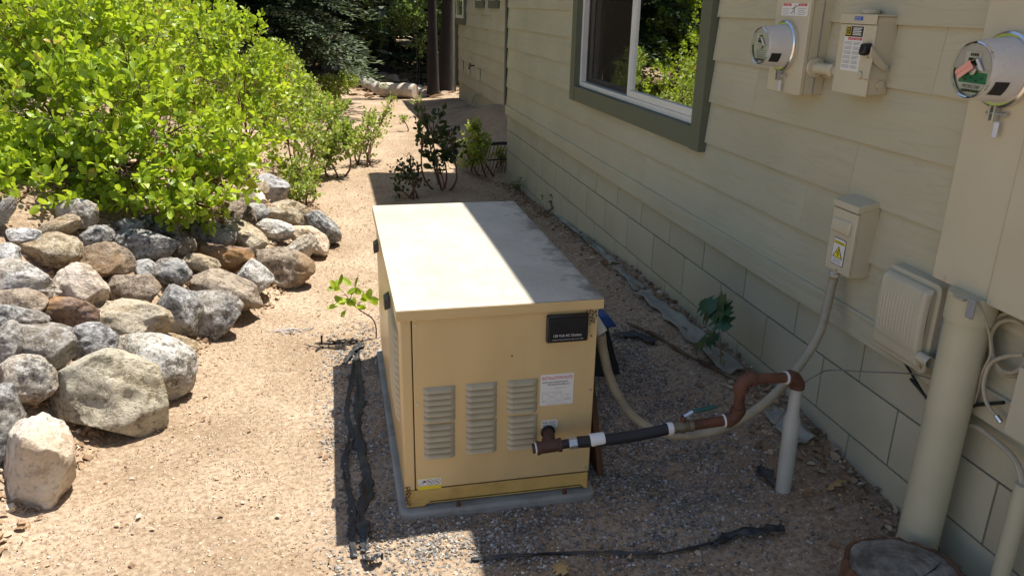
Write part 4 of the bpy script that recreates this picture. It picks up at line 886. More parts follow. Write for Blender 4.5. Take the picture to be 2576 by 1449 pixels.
# telecom box
tb = thing('telecom_box', 'beige ribbed plastic telecom box with rounded cover between the conduits', 'electrical box', (WX-.06, 1.87, .6))
ty0, ty1, tz0, tz1, tx_ = 1.778, 1.980, .582, .826, 1.602
bb = MB(); bb.prism([(XS+.01, q[0], q[1]) for q in rrect(ty0-.012, ty1+.012, tz0-.016, tz1+.014, .02, 0)][::-1], (-.05, 0, 0)); bb.build('back_case', 'box_plastic', tb, bevel=.004)
cv = MB()
def lidf(u, v):
    y = ty1+(ty0-ty1)*u; z = tz0+(tz1-tz0)*v
    e = min(u, 1-u)*(ty1-ty0); g_ = min(v, 1-v)*(tz1-tz0); r_ = .018
    d = max(0, r_-min(e, r_))**2+max(0, r_-min(g_, r_))**2; s_ = math.sqrt(max(0, r_*r_-d))
    x = tx_+.018-s_+.022*(1-v)**2*.4 - .006*math.sin(math.pi*v)
    if .30 < v < .78 and .12 < u < .86: x += .0012*math.sin(u*95)
    if v < .22 and .06 < u < .94: x += .0025
    if v > .84 and .1 < u < .9: x += .0015
    return (x, y, z)
cv.grid(lidf, 72, 36); cov = cv.build('cover', 'box_plastic', tb, angle=60)
MB().prism([(tx_+.0175, q[0], q[1]) for q in rrect(ty0+.0005, ty1-.0005, tz0+.0005, tz1-.0005, .016, 0)][::-1], (.05, 0, 0)).build('cover_rim', 'box_plastic', tb)
MB().tube([(tx_+.012, ty0-.004, tz0+.045), (tx_+.012, ty0-.05, tz0+.045)], .016, 14, caps=False).build('lock_sleeve', 'box_plastic', tb)
MB().box(1.655, 1.672, ty0-.04, ty0-.0125, tz0+.02, tz1-.02).build('wiring_module', 'label_grey', tb, bevel=.002)

# lower utility box, pvc stub, cables
lb = thing('utility_box', 'small beige utility box low at the right edge beside the cable coils', 'electrical box', (WX-.06, 1.35, .57))
wallbox(MB(), 1.2, 1.436, .572, .745, 1.618).build('case', 'box_plastic', lb, bevel=.004)
MB().box(1.607, 1.6175, 1.196, 1.444, .568, .75).build('cover', 'box_plastic', lb, bevel=.003)
gz3 = T(1.64, 1.38)
MB().tube([(1.64, 1.375, .455), (1.64, 1.372, gz3-.05)], .0215, 20).build('pvc_stub', 'painted_pipe', loc=(1.64, 1.375, gz3), label='short tan plastic pipe stub standing below the low utility box', cat='pipe')
def cable(name, pts, r, mat, label, cat='cable', n=8, seg=7):
    P = spline(pts, seg); return MB().tube(P, r, n).build(name, mat, loc=np.mean(P, axis=0), label=label, cat=cat)
cc = atX(2552, 866, 1.66)
def ring(c, ry, rz, a0, a1, n, x0, ph=0): return [(x0-.004*math.sin(k*1.1), c[1]-ry*math.cos(R(a0+(a1-a0)*k/n)), c[2]+rz*math.sin(R(a0+(a1-a0)*k/n))) for k in range(n+1)]
cable('cable_coil', ring(cc, .072, .082, -60, 300, 14, 1.652), .0055, 'cable_tan', 'outer tan cable coil hanging on the siding by the panel door')
cable('cable_coil', ring((0, cc[1]-.006, cc[2]-.002), .060, .068, -40, 330, 14, 1.640), .0055, 'cable_tan', 'inner tan cable coil with metal plugs hanging on the siding')
cable('cable_loop', [atX(x_, y_, X_) for (x_, y_, X_) in ((2576, 893, 1.635), (2530, 897, 1.63), (2492, 915, 1.63), (2475, 960, 1.63), (2478, 1000, 1.63), (2492, 1030, 1.635), (2512, 1050, 1.64))], .0052, 'cable_tan', 'tan coaxial cable curving down to a loose silver plug')
cb_ = cable('coax_plug', [atX(2508, 1046, 1.638), atX(2516, 1057, 1.638), atX(2520, 1063, 1.638)], .007, 'bright_metal', 'loose silver coaxial plug hanging beside the low utility box', 'plug')
cable('thin_wire', [atX(x_, y_, X_) for (x_, y_, X_) in ((2462, 757, 1.575), (2478, 800, 1.60), (2490, 850, 1.62), (2492, 890, 1.62), (2472, 935, 1.63), (2462, 980, 1.64), (2450, 1015, 1.65), (2440, 1022, 1.655))], .003, 'cable_tan', 'thin pale wire dangling in front of the cable coils')
cable('black_cable', [atX(x_, y_, X_) for (x_, y_, X_) in ((2432, 1024, 1.66), (2460, 1018, 1.65), (2525, 1012, 1.64))], .005, 'cable_black', 'short black cable running sideways into the low utility box')
cable('feed_cable', [atX(x_, y_, X_) for (x_, y_, X_) in ((2425, 1066, 1.665), (2460, 1075, 1.66), (2500, 1105, 1.655), (2540, 1140, 1.65), (2562, 1175, 1.645), (2572, 1215, 1.64))]+[(1.64, 1.372, .44)], .008, 'cable_tan', 'thick tan cable dropping into the plastic pipe stub')
cable('grey_wire', [atX(x_, y_, X_) for (x_, y_, X_) in ((2350, 955, 1.64), (2290, 940, 1.63), (2180, 935, 1.60), (2090, 931, 1.55), (2052, 945, 1.47))]+[(1.43, 2.05, .40), (1.38, 2.08, .25), (1.30, 2.12, .12), (1.18, 2.08, T(1.18, 2.08)+.012), (1.02, 2.02, T(1.02, 2.02)+.012)], .0022, 'wire_grey', 'thin grey wire looping from the telecom box down past the gas riser')
cable('drop_cable', [atX(x_, y_, X_) for (x_, y_, X_) in ((2272, 905, 1.655), (2290, 935, 1.65), (2320, 985, 1.65), (2345, 1020, 1.66), (2368, 1040, 1.665))], .004, 'cable_black', 'dark cable drooping from under the telecom box to the service conduit')
cable('drop_cable', [atX(x_, y_, X_) for (x_, y_, X_) in ((2291, 953, 1.645), (2310, 975, 1.64), (2340, 1010, 1.655), (2370, 1030, 1.67))], .0045, 'cable_black', 'black cable end with silver tip below the telecom box')

# ================================================================== ROCK BANK
def ico(sub):
    import bmesh
    b = bmesh.new(); bmesh.ops.create_icosphere(b, subdivisions=sub, radius=1)
    V = np.array([v.co[:] for v in b.verts]); Fc = np.array([[v.index for v in f.verts] for f in b.faces]); b.free(); return V, Fc
ICO4, ICO3 = ico(5), ico(3)
def rock_shape(seed, style, hi=True):
    r_ = np.random.default_rng(seed); V, Fc = (ICO4 if hi else ICO3); V = V.copy()
    ncut, dlo, dhi = {'round': (9, .76, .95), 'block': (11, .60, .82), 'slab': (9, .55, .85)}[style]
    V = np.sign(V)*np.abs(V)**(.72 if style != 'round' else .86)
    for k in range(ncut):
        n = unit(r_.normal(size=3)); d = r_.uniform(dlo, dhi)
        ex = np.maximum(0, V@n-d); V = V-np.outer(ex*(.95 if style != 'round' else .88), n)
    if style == 'slab': V[:, 1] *= .8
    V = V/np.abs(V).max(0)
    nn = unit(V); off = r_.uniform(0, 90, 3)
    V = V+nn*(.085*vnoise(V*1.7+off)+.05*(1-2*np.abs(vnoise(V*3.1+off)))+.022*vnoise(V*7+off)+.016*vnoise(V*15+off)+.010*vnoise(V*30+off)+(.006*vnoise(V*55+off) if hi else 0))[:, None]
    if style != 'round':
        for k in range(5):
            n = unit(r_.normal(size=3)); d = r_.uniform(.72, .86)*np.max(V@n); V = V-np.outer(np.maximum(0, V@n-d)*.96, n)
        V = V+unit(V)*(.008*vnoise(V*18+off))[:, None]
    return V/np.abs(V).max(0), Fc
# zoom frames of the photo that the rocks were read in -> pixels
def zA(x, y, w, h): return (x*.3756, 453.5+y*.3756, w*.3756, h*.3756)
ROCKS = [  # centre x, centre y, width, height, turn, style, stone, label
 (zA(370, 480, 370, 235), -8, 'block', 'rock_tan', 'broad ochre flat-topped boulder high on the left of the rock bank'),
 (zA(390, 320, 240, 150), -25, 'round', 'rock_tan', 'ochre boulder peeking from behind the broad flat-topped ochre one'),
 (zA(55, 490, 180, 150), 10, 'block', 'rock_white', 'pale blocky stone at the left picture edge above the grey wedge stone'),
 (zA(150, 370, 210, 100), 5, 'slab', 'rock_white', 'thin pale slab half buried in litter left of the ochre boulders'),
 (zA(15, 230, 130, 190), 35, 'round', 'rock_dark', 'dark streaked stone at the left edge just below the big shrub'),
 (zA(520, 220, 230, 180), 10, 'round', 'rock_granite', 'dappled rounded stone directly under the left part of the big shrub'),
 (zA(650, 385, 260, 210), -25, 'block', 'rock_dark', 'dark split stone in dappled shade right of the ochre boulders'),
 (zA(705, 565, 310, 250), -12, 'block', 'rock_brown', 'grey-brown rounded wedge boulder right of the broad ochre boulder'),
 (zA(870, 310, 170, 95), 0, 'round', 'rock_grey', 'small dappled stone under the middle of the big shrub'),
 (zA(1075, 300, 250, 130), 18, 'round', 'rock_dark', 'shiny dark dappled stone under the drooping middle leaves of the shrub'),
 (zA(990, 435, 350, 185), 5, 'block', 'rock_dark', 'wide dark dappled stone in the middle of the bank under the shrub'),
 (zA(1215, 440, 160, 150), 20, 'round', 'rock_brown', 'small brown stone right of the wide dark dappled stone'),
 (zA(965, 590, 230, 220), 45, 'slab', 'rock_grey', 'tilted grey slab in dappled shade below the wide dark stone'),
 (zA(1155, 615, 215, 165), 0, 'round', 'rock_dark', 'dark rounded stone striped with twig shadows in mid bank'),
 (zA(1330, 565, 220, 130), 14, 'slab', 'rock_tan', 'pale yellow wedge slab in the middle of the bank'),
 (zA(1420, 365, 280, 160), 8, 'round', 'rock_dark', 'dark leaf-shaded stone behind the red-brown stone'),
 (zA(1500, 515, 350, 185), 8, 'block', 'rock_rust', 'red-brown cracked stone above the yellow wedge slab'),
 (zA(1650, 385, 310, 270), 38, 'round', 'rock_tan', 'smooth tan egg-shaped boulder in the upper right of the bank'),
 (zA(1560, 235, 270, 170), 12, 'round', 'rock_brown', 'purplish grey stone at the lower right tip of the big shrub'),
 (zA(1680, 110, 165, 150), 0, 'block', 'rock_pink', 'pale angular stone near the top right end of the bank'),
 (zA(1735, 85, 100, 145), 15, 'block', 'rock_tan', 'small upright ochre stone at the top right end of the bank'),
 (zA(1825, 85, 200, 200), 35, 'block', 'rock_grey', 'grey streaked jagged stone at the very top right of the bank'),
 (zA(1600, 165, 110, 80), 0, 'block', 'rock_brown', 'small brown chip of stone touching the shrub near the bank top'),
 (zA(1710, 222, 165, 125), 12, 'slab', 'rock_grey', 'small blue-grey slab near the top right of the bank'),
 (zA(1930, 230, 230, 165), 5, 'round', 'rock_tan', 'rounded tan-brown stone beside the small bush at the bank end'),
 (zA(2150, 312, 270, 235), 38, 'round', 'rock_dark', 'dark grey rounded stone farthest right on the bank, by the path'),
 (zA(1835, 332, 235, 125), 10, 'round', 'rock_white', 'low pale grey stone between the tan stones at right of the bank'),
 (zA(2080, 400, 290, 265), 40, 'round', 'rock_pink', 'pale tan oval boulder right next to the farthest dark stone'),
 (zA(2000, 480, 210, 260), 40, 'round', 'rock_granite', 'mottled pale boulder squeezed behind the purple-brown round boulder'),
 (zA(1910, 592, 350, 245), 14, 'round', 'rock_brown', 'purple-brown round boulder at the foot of the bank near the path'),
 (zA(1690, 660, 320, 350), 42, 'block', 'rock_white', 'white speckled angular boulder standing at the foot of the bank'),
 (zA(1540, 735, 420, 270), 22, 'slab', 'rock_brown', 'smooth brown-grey sloping slab left of the white speckled boulder'),
 (zA(1420, 885, 360, 360), 35, 'block', 'rock_grey', 'large grey angular boulder with brown base on the path edge'),
 (zA(1185, 880, 310, 365), 22, 'block', 'rock_grey', 'grey boulder with a bright white flank and dark hollow'),
 (zA(880, 740, 360, 205), 2, 'block', 'rock_brown', 'grey-brown boulder with a brown shaded end behind the saddle boulder'),
 (zA(540, 712, 310, 280), 18, 'round', 'rock_pink', 'pinkish speckled boulder under the grey-brown wedge boulder'),
 (zA(160, 665, 390, 215), 12, 'slab', 'rock_white', 'grey-white wedge stone with green-grey face at the left side'),
 (zA(105, 795, 310, 190), 14, 'slab', 'rock_brown', 'brown and grey cracked stone below the grey-white wedge'),
 (zA(425, 880, 360, 215), 6, 'block', 'rock_rust', 'orange stone with purple crown left of the saddle boulder'),
 (zA(125, 930, 350, 155), 8, 'round', 'rock_dark', 'long low dark grey stone at the left edge below the cracked stone'),
 (zA(850, 940, 520, 245), 4, 'round', 'rock_tan', 'long tan saddle-shaped boulder in the lower middle of the bank'),
 (zA(45, 1100, 160, 280), 5, 'round', 'rock_grey', 'grey upright boulder at the left edge beside the speckled grey one'),
 (zA(305, 1110, 420, 265), 8, 'block', 'rock_grey', 'wide sparkling grey boulder with overhanging lower edge'),
 (zA(625, 1090, 290, 240), 0, 'round', 'rock_grey', 'smooth blue-grey boulder between two granite boulders'),
 (zA(1190, 1108, 235, 145), 8, 'round', 'rock_tan', 'small smooth yellow stone on the ground beside the white-flanked boulder'),
 (zA(1010, 1252, 490, 400), 18, 'round', 'rock_granite', 'big rounded pale grey granite boulder resting on the path edge'),
 (zA(190, 1335, 350, 290), 0, 'round', 'rock_granite', 'grey granite boulder with ochre underside near the left edge'),
 ((270, 996, 248, 208), 22, 'block', 'rock_cream', 'largest cream boulder with a brown-shaded flank beside the path'),
 ((98, 1150, 192, 256), 4, 'block', 'rock_pink', 'pinkish white granite block lowest at the left of the bank'),
 ((0, 1070, 105, 180), 8, 'round', 'rock_dark', 'dark grey boulder cut by the left edge beside the pinkish block'),
]
for i, ((cx_, cy_, w, h), turn, style, stone, label) in enumerate(ROCKS):
    P = onT(cx_, min(cy_+.30*h, 1448)); dpt = float(np.dot(P-np.array([0, 0, CAM_H]), fwd))
    d = ray(cx_, cy_); C = np.array([0, 0, CAM_H])+d*(dpt*.985)
    k = dpt/F_PX; a, b_ = w/2*k*1.2, h/2*k*1.2; cdep = .80*math.sqrt(a*b_)
    V, Fc = rock_shape(100+i, style)
    q = R(-turn); ax = rgt*math.cos(q)+upv*math.sin(q); ay = -rgt*math.sin(q)+upv*math.cos(q)
    # half sizes along the turned axes so that the outline keeps the photo's width and height
    co_, si_ = abs(math.cos(q)), abs(math.sin(q)); den = max(.35, co_**4-si_**4) if co_ > si_ else .5
    A2 = max((a*a*co_**2-b_*b_*si_**2)/den, (.6*a)**2); B2 = max((b_*b_*co_**2-a*a*si_**2)/den, (.55*b_)**2)
    Wd = C+np.outer(V[:, 0]*math.sqrt(A2), ax)+np.outer(V[:, 1]*math.sqrt(B2), ay)+np.outer(V[:, 2]*cdep, fwd)
    arrays_obj('boulder', Wd, Fc, stone, loc=C, label=label, category='boulder', group='boulders of the rock bank')

# ================================================================== GRAVEL, PEBBLES, LITTER
CUBE = np.array([[-1, -1, -1], [1, -1, -1], [1, 1, -1], [-1, 1, -1], [-1, -1, 1], [1, -1, 1], [1, 1, 1], [-1, 1, 1]], float)
CF = np.array([[0, 3, 2, 1], [4, 5, 6, 7], [0, 1, 5, 4], [1, 2, 6, 5], [2, 3, 7, 6], [3, 0, 4, 7]])
def rand_rot(n):
    q = unit(rng.normal(size=(n, 4))); w, x, y, z = q.T
    return np.stack([np.stack([1-2*(y*y+z*z), 2*(x*y-z*w), 2*(x*z+y*w)], -1), np.stack([2*(x*y+z*w), 1-2*(x*x+z*z), 2*(y*z-x*w)], -1), np.stack([2*(x*z-y*w), 2*(y*z+x*w), 1-2*(x*x+y*y)], -1)], 1)
def stones(name, X, Y, size, mat, sink=.3, **tags):
    n = len(X); S = size[:, None]*rng.uniform(.55, 1.0, (n, 3)); L = CUBE[None]*rng.uniform(.55, 1.0, (n, 8, 3))*S[:, None, :]
    L = np.einsum('nij,nkj->nki', rand_rot(n), L); L[:, :, 2] *= .75
    Z = terrain(X, Y); V = L+np.stack([X, Y, Z+size*sink], -1)[:, None, :]
    Fc = (CF[None]+(np.arange(n)*8)[:, None, None]).reshape(-1, 4)
    return arrays_obj(name, V.reshape(-1, 3), Fc, mat, tone=np.repeat(rng.random(n), 8), smooth=False, **tags)
def gravel_density(x, y):
    d = np.exp(-(((x-.95)/.42)**4))*np.exp(-(((y-2.75)/.85)**4))
    d = np.maximum(d, .85*np.exp(-(((x-.55)/.42)**4))*np.exp(-(((y-2.02)/.16)**2)))
    d = np.maximum(d, .38*np.exp(-(((x-.06)/.16)**4))*np.exp(-(((y-2.8)/.95)**4)))
    return d*(.55+.45*sstep(-.3, .3, noise2(x, y, 5, 9)))
X = rng.uniform(-.25, 1.55, 90000); Y = rng.uniform(1.7, 4.0, 90000)
keep = (rng.random(90000) < gravel_density(X, Y)) & ~((X > .135) & (X < .79) & (Y > 2.14) & (Y < 3.45))
X, Y = X[keep][:36000], Y[keep][:36000]
stones('gravel', X, Y, rng.uniform(.0030, .0068, len(X)), 'gravel', .25, kind='stuff', label='pale grey crushed gravel spread round the generator', category='gravel')
n = 52000; Y = .9+rng.random(n)**1.7*9; X = rng.uniform(-1.3, 1.7, n)
ok = (X > np.interp(Y, FY, FX)-.05) & (Y > 1.0); X, Y = X[ok], Y[ok]
stones('pebbles', X, Y, rng.gamma(1.6, .0009, len(X))+.0013, 'pebble', .2, kind='stuff', label='tiny tan pebbles scattered over the dirt path', category='pebbles')
n = 2600; Y = rng.uniform(1.6, 6.5, n); X = np.interp(Y, FY, FX)-rng.gamma(1.6, .35, n)+.04
stones('rubble', X, Y, np.minimum(rng.gamma(2, .004, n)+.003, .018), 'pebble', .3, kind='stuff', label='small rubble filling the gaps of the rock bank', category='rubble')
# dry leaf litter
def leaf_template(n=4, fold=.25, curl=.12, tipw=.55):
    """oval leaf, base at origin, along +y, unit length; returns verts, tris"""
    t = .5-.5*np.cos(np.linspace(0, np.pi, n+2)); w = .5*np.sqrt(np.maximum(0, 1-(2*t-1)**2))*(1.03-.12*t)
    V = [(0, 0, 0)]; mids = []; L_ = []; R_ = []
    for i in range(1, n+1):
        zc_ = curl*(t[i]-t[i]**2)*2; mids.append(len(V)); V.append((0, t[i], zc_)); L_.append(len(V)); V.append((-w[i], t[i], zc_+fold*w[i])); R_.append(len(V)); V.append((w[i], t[i], zc_+fold*w[i]))
    tip = len(V); V.append((0, 1, -curl*.3)); F_ = []
    F_ += [(0, mids[0], L_[0]), (0, R_[0], mids[0])]
    for i in range(n-1):
        F_ += [(mids[i], mids[i+1], L_[i+1]), (mids[i], L_[i+1], L_[i]), (mids[i], R_[i], R_[i+1]), (mids[i], R_[i+1], mids[i+1])]
    F_ += [(mids[-1], tip, L_[-1]), (mids[-1], R_[-1], tip)]
    return np.array(V, float), np.array(F_)
LT_HI, LT_LO = leaf_template(5), leaf_template(3)
def leaves_obj(name, P, Yd, Nd, size, wid, mat, tpl=LT_HI, tone=None, parent=None, **tags):
    n = len(P); V0, F0 = tpl; Yd = unit(Yd); Xd = unit(np.cross(Yd, Nd)); Zd = np.cross(Xd, Yd)
    V = P[:, None, :]+(V0[None, :, 0]*(size*wid)[:, None])[..., None]*Xd[:, None, :]+(V0[None, :, 1]*size[:, None])[..., None]*Yd[:, None, :]+(V0[None, :, 2]*(size*wid)[:, None])[..., None]*Zd[:, None, :]
    Fc = (F0[None]+(np.arange(n)*len(V0))[:, None, None]).reshape(-1, 3)
    tn = np.repeat(rng.random(n) if tone is None else tone, len(V0))
    return arrays_obj(name, V.reshape(-1, 3), Fc, mat, parent=parent, tone=tn, **tags)
def litter(name, X, Y, lo, hi, label):
    n = len(X); Z = terrain(X, Y)+rng.uniform(.002, .014, n); Yd = rng.normal(size=(n, 3)); Yd[:, 2] *= .35; Nd = rng.normal(size=(n, 3))*.6+np.array([0, 0, 1])
    leaves_obj(name, np.stack([X, Y, Z], -1), Yd, Nd, rng.uniform(lo, hi, n), rng.uniform(.35, .8, n), 'litter', LT_LO, kind='stuff', label=label, category='leaf litter')
n = 11000; Y = rng.uniform(2.0, 8.5, n); X = np.interp(Y, FY, FX)-rng.gamma(1.6, .36, n)+.05
litter('leaf_litter', X, Y, .010, .034, 'dry tan leaf litter between the boulders of the bank')
n = 1500; Y = rng.uniform(1.1, 7.6, n); X = WX-.01-rng.gamma(1.3, .06, n)
litter('leaf_litter', X, Y, .012, .04, 'dry brown leaf litter along the foot of the house wall')
n = 500; Y = rng.uniform(1.4, 9, n); X = rng.uniform(-1, 1.6, n); ok = X > np.interp(Y, FY, FX)
litter('leaf_litter', X[ok], Y[ok], .008, .026, 'scattered dry leaf bits on the open dirt path')

# ================================================================== SHRUBS
def stem_tubes(paths, name, mat, parent, n=6):
    mb = MB()
    for P, r0, r1 in paths:
        S = spline(P, 4); mb.tube(S, list(np.linspace(r0, r1, len(S))), n)
    return mb.build(name, mat, parent, angle=80)
def make_shrub(label, base, lobes, nspray, leaf=.062, per=11, mat='leaf_bright', single=None, nsingle=0, spray=.10, group='green shrubs along the path', name='manzanita_shrub', tpl=LT_HI, shell=.55, upbias=.55, stems=True, stem_mat='manzanita_bark'):
    """stems from the base to every lobe, twigs in the lobes, oval leaves round each twig"""
    base = np.array(base, float); sh_ = thing(name, label, 'shrub', base, group)
    C = np.array([l[:3] for l in lobes]); Rr = np.array([l[3] for l in lobes]); pr = Rr**2/np.sum(Rr**2)
    li = rng.choice(len(lobes), nspray, p=pr); dirs = unit(rng.normal(size=(nspray, 3))+np.array([0, -.25, .15])); rad = (shell+(1-shell)*rng.random(nspray))
    tips = C[li]+dirs*(Rr[li]*rad)[:, None]
    tips[:, 2] = np.maximum(tips[:, 2], terrain(tips[:, 0], tips[:, 1])+.05)
    td = unit(dirs*.8+np.array([0, 0, upbias])+rng.normal(size=(nspray, 3))*.28)
    t = np.tile(np.linspace(.05, 1, per), nspray); ti = np.repeat(np.arange(nspray), per); N = nspray*per
    P = tips[ti]+td[ti]*((t-.5)*spray)[:, None]
    side = unit(np.cross(td, rng.normal(size=(nspray, 3)))); oth = np.cross(td, side)
    ang = np.tile(np.arange(per)*2.4, nspray)+np.repeat(rng.uniform(0, 6, nspray), per)
    out = side[ti]*np.cos(ang)[:, None]+oth[ti]*np.sin(ang)[:, None]
    Yd = unit(out*(1.05-.55*t)[:, None]+td[ti]*(.35+.5*t)[:, None]+rng.normal(size=(N, 3))*.22)
    Nd = unit(td[ti]*.5+rng.normal(size=(N, 3))*.75)
    size = leaf*rng.uniform(.5, 1.18, N)*(1-.3*t); wid = rng.uniform(.54, .82, N); P = P+Yd*.008
    ns = min(nsingle, N)
    if ns:
        dist = P@fwd+rng.normal(size=N)*.05; order = np.argsort(dist); near_ = order[:ns]; rest = order[ns:]
        V0, F0 = tpl; me = bpy.data.meshes.new('leaf'); me.from_pydata([tuple(v) for v in V0], [], [tuple(f_) for f_ in F0]); me.materials.append(MATS[single]); me.polygons.foreach_set('use_smooth', [True]*len(F0))
        for j in near_:
            o = bpy.data.objects.new('leaf', me); COL.objects.link(o); o.parent = sh_
            y_ = Yd[j]; x_ = unit(np.cross(y_, Nd[j])); z_ = np.cross(x_, y_); sw2 = size[j]*wid[j]
            o.matrix_local = Matrix(((x_[0]*sw2, y_[0]*size[j], z_[0]*sw2, P[j][0]-base[0]), (x_[1]*sw2, y_[1]*size[j], z_[1]*sw2, P[j][1]-base[1]), (x_[2]*sw2, y_[2]*size[j], z_[2]*sw2, P[j][2]-base[2]), (0, 0, 0, 1)))
    else: rest = np.arange(N)
    if len(rest): leaves_obj('foliage', P[rest], Yd[rest], Nd[rest], size[rest], wid[rest], mat, tpl, parent=sh_, kind='stuff')
    tw = MB()
    for k in range(nspray): tw.tube([tips[k]-td[k]*spray*.9-dirs[k]*Rr[li[k]]*.18, tips[k]-td[k]*spray*.4, tips[k]+td[k]*spray*.5], [.0022, .0019, .0012], 3, caps=False)
    tw.build('twigs', 'twig', sh_, kind='stuff', angle=180)
    if stems:
        paths = []
        for l in range(len(lobes)):
            c = C[l]; b2 = base+np.append(rng.normal(size=2)*.05, -.05); mid = b2*.55+c*.45+np.append(rng.normal(size=2)*.06, -.08*abs(c[2]-b2[2]))
            paths.append(([b2, mid, c], .011+.012*Rr[l], .005))
            for q in range(4):
                e = c+unit(rng.normal(size=3)+np.array([0, 0, .3]))*Rr[l]*.8; paths.append(([mid*.4+c*.6, c*.55+e*.45+rng.normal(size=3)*.02, e], .005, .002))
        stem_tubes(paths, 'stems', stem_mat, sh_)
    return sh_
def lob(*L): return [(*atY(px, py, Y), r*Y*1.03/F_PX) for (px, py, Y, r) in L]
def basepos(px, py, Y): q = atY(px, py, Y); return (q[0], Y, T(q[0], Y))
make_shrub('big near manzanita shrub with large bright oval leaves above the boulders at left', basepos(300, 500, 5.0),
    lob((40, 90, 5.0, 150), (200, 100, 4.9, 140), (330, 150, 4.9, 110), (110, 260, 4.6, 150), (290, 290, 4.5, 150), (430, 320, 4.6, 130), (550, 390, 4.6, 90), (500, 460, 4.4, 80), (340, 430, 4.3, 100), (170, 410, 4.4, 100), (30, 420, 4.5, 100), (600, 420, 4.7, 55), (10, 0, 5.2, 160), (250, 0, 5.2, 120), (370, 70, 5.1, 70), (-110, 250, 4.9, 200), (470, 500, 4.25, 62), (565, 470, 4.4, 60), (390, 490, 4.2, 60), (230, 465, 4.25, 65), (110, 450, 4.3, 60), (530, 525, 4.3, 42), (20, 475, 4.3, 70), (-70, 430, 4.4, 120), (300, 500, 4.2, 45), (-30, 470, 4.15, 95), (60, 485, 4.1, 65), (150, 490, 4.1, 58)),
    1050, .061, 11, 'leaf_bright', 'leaf_single', 290, spray=.13)
make_shrub('tall light green shrub standing right behind the big near shrub', basepos(560, 330, 7.0),
    lob((520, 120, 7.0, 95), (610, 110, 7.1, 80), (470, 200, 6.8, 110), (600, 220, 6.6, 110), (690, 240, 7.0, 80), (630, 320, 6.3, 85), (560, 60, 7.4, 60), (660, 170, 7.2, 60), (430, 90, 7.3, 80), (540, 320, 6.3, 80)), 470, .058, 11, 'leaf_bright', spray=.12)
make_shrub('mid-sized shrub sloping down to the dirt path beyond the tall one', basepos(770, 400, 7.6),
    lob((760, 250, 7.9, 60), (800, 320, 7.6, 65), (850, 350, 7.5, 48), (790, 370, 7.3, 55), (720, 330, 7.2, 60), (840, 290, 8.0, 40), (700, 200, 8.2, 60)), 210, .048, 11, 'leaf_pale', spray=.11)
make_shrub('leggy shrub with a bare stem at the path edge left of centre', basepos(843, 440, 7.5),
    lob((845, 375, 7.5, 38), (825, 400, 7.45, 28), (865, 345, 7.55, 30)), 80, .045, 9, 'leaf_pale', spray=.09)
make_shrub('sunlit shrub on the path beside the backlit dark sapling', basepos(922, 415, 8.0),
    lob((915, 370, 8.0, 35), (940, 330, 8.1, 36), (965, 290, 8.3, 24), (930, 300, 8.3, 22), (900, 340, 8.0, 26)), 75, .045, 8, 'leaf_pale', spray=.10)
make_shrub('thin twiggy bush growing at the upper end of the rock bank', basepos(755, 520, 6.3),
    lob((745, 435, 6.4, 38), (775, 480, 6.25, 26), (735, 475, 6.3, 28), (785, 440, 6.4, 20), (715, 420, 6.4, 18)), 85, .040, 8, 'leaf_pale', spray=.08)
make_shrub('backlit dark sapling with round leaves standing in the shade edge behind the generator', basepos(1112, 478, 6.95),
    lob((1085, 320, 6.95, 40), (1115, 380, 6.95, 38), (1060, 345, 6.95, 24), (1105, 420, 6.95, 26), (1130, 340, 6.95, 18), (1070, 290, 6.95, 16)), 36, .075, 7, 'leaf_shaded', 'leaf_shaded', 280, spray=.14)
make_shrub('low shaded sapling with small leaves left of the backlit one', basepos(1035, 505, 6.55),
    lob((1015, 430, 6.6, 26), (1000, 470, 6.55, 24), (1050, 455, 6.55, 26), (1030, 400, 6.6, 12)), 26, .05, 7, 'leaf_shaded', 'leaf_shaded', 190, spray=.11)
make_shrub('bright rounded shrub near the far house corner', basepos(1218, 432, 7.75),
    lob((1190, 345, 7.75, 30), (1205, 385, 7.7, 32), (1180, 395, 7.7, 24), (1195, 320, 7.8, 14)), 85, .045, 9, 'leaf_pale', spray=.09)
make_shrub('small bright sprig hugging the far house corner by the grate', basepos(1268, 425, 8.2),
    lob((1268, 398, 8.1, 16), (1255, 385, 8.1, 10)), 26, .035, 8, 'leaf_pale', spray=.09)
make_shrub('distant low bush growing in front of the grey rock pile', basepos(845, 245, 13.0),
    lob((820, 220, 13.2, 24), (850, 215, 13.0, 26), (875, 205, 13.2, 22), (835, 240, 12.6, 18)), 200, .05, 9, 'leaf_pale', tpl=LT_LO, spray=.12)
make_shrub('small-leaved shrub on the slope between the tall shrub and the rock pile', basepos(760, 260, 10.5),
    lob((730, 200, 10.5, 42), (765, 235, 10.3, 34), (695, 160, 10.8, 46), (815, 270, 10.0, 26), (775, 265, 10.0, 32)), 280, .055, 9, 'leaf_pale', tpl=LT_LO, spray=.12)
make_shrub('leafy shrub on the upper slope at top left behind the big near shrub', basepos(330, 120, 8.0),
    lob((260, 30, 8.2, 110), (380, 50, 8.0, 80), (150, 40, 8.4, 110), (450, 40, 8.4, 60)), 240, .06, 9, 'leaf_bright', tpl=LT_LO, spray=.12)
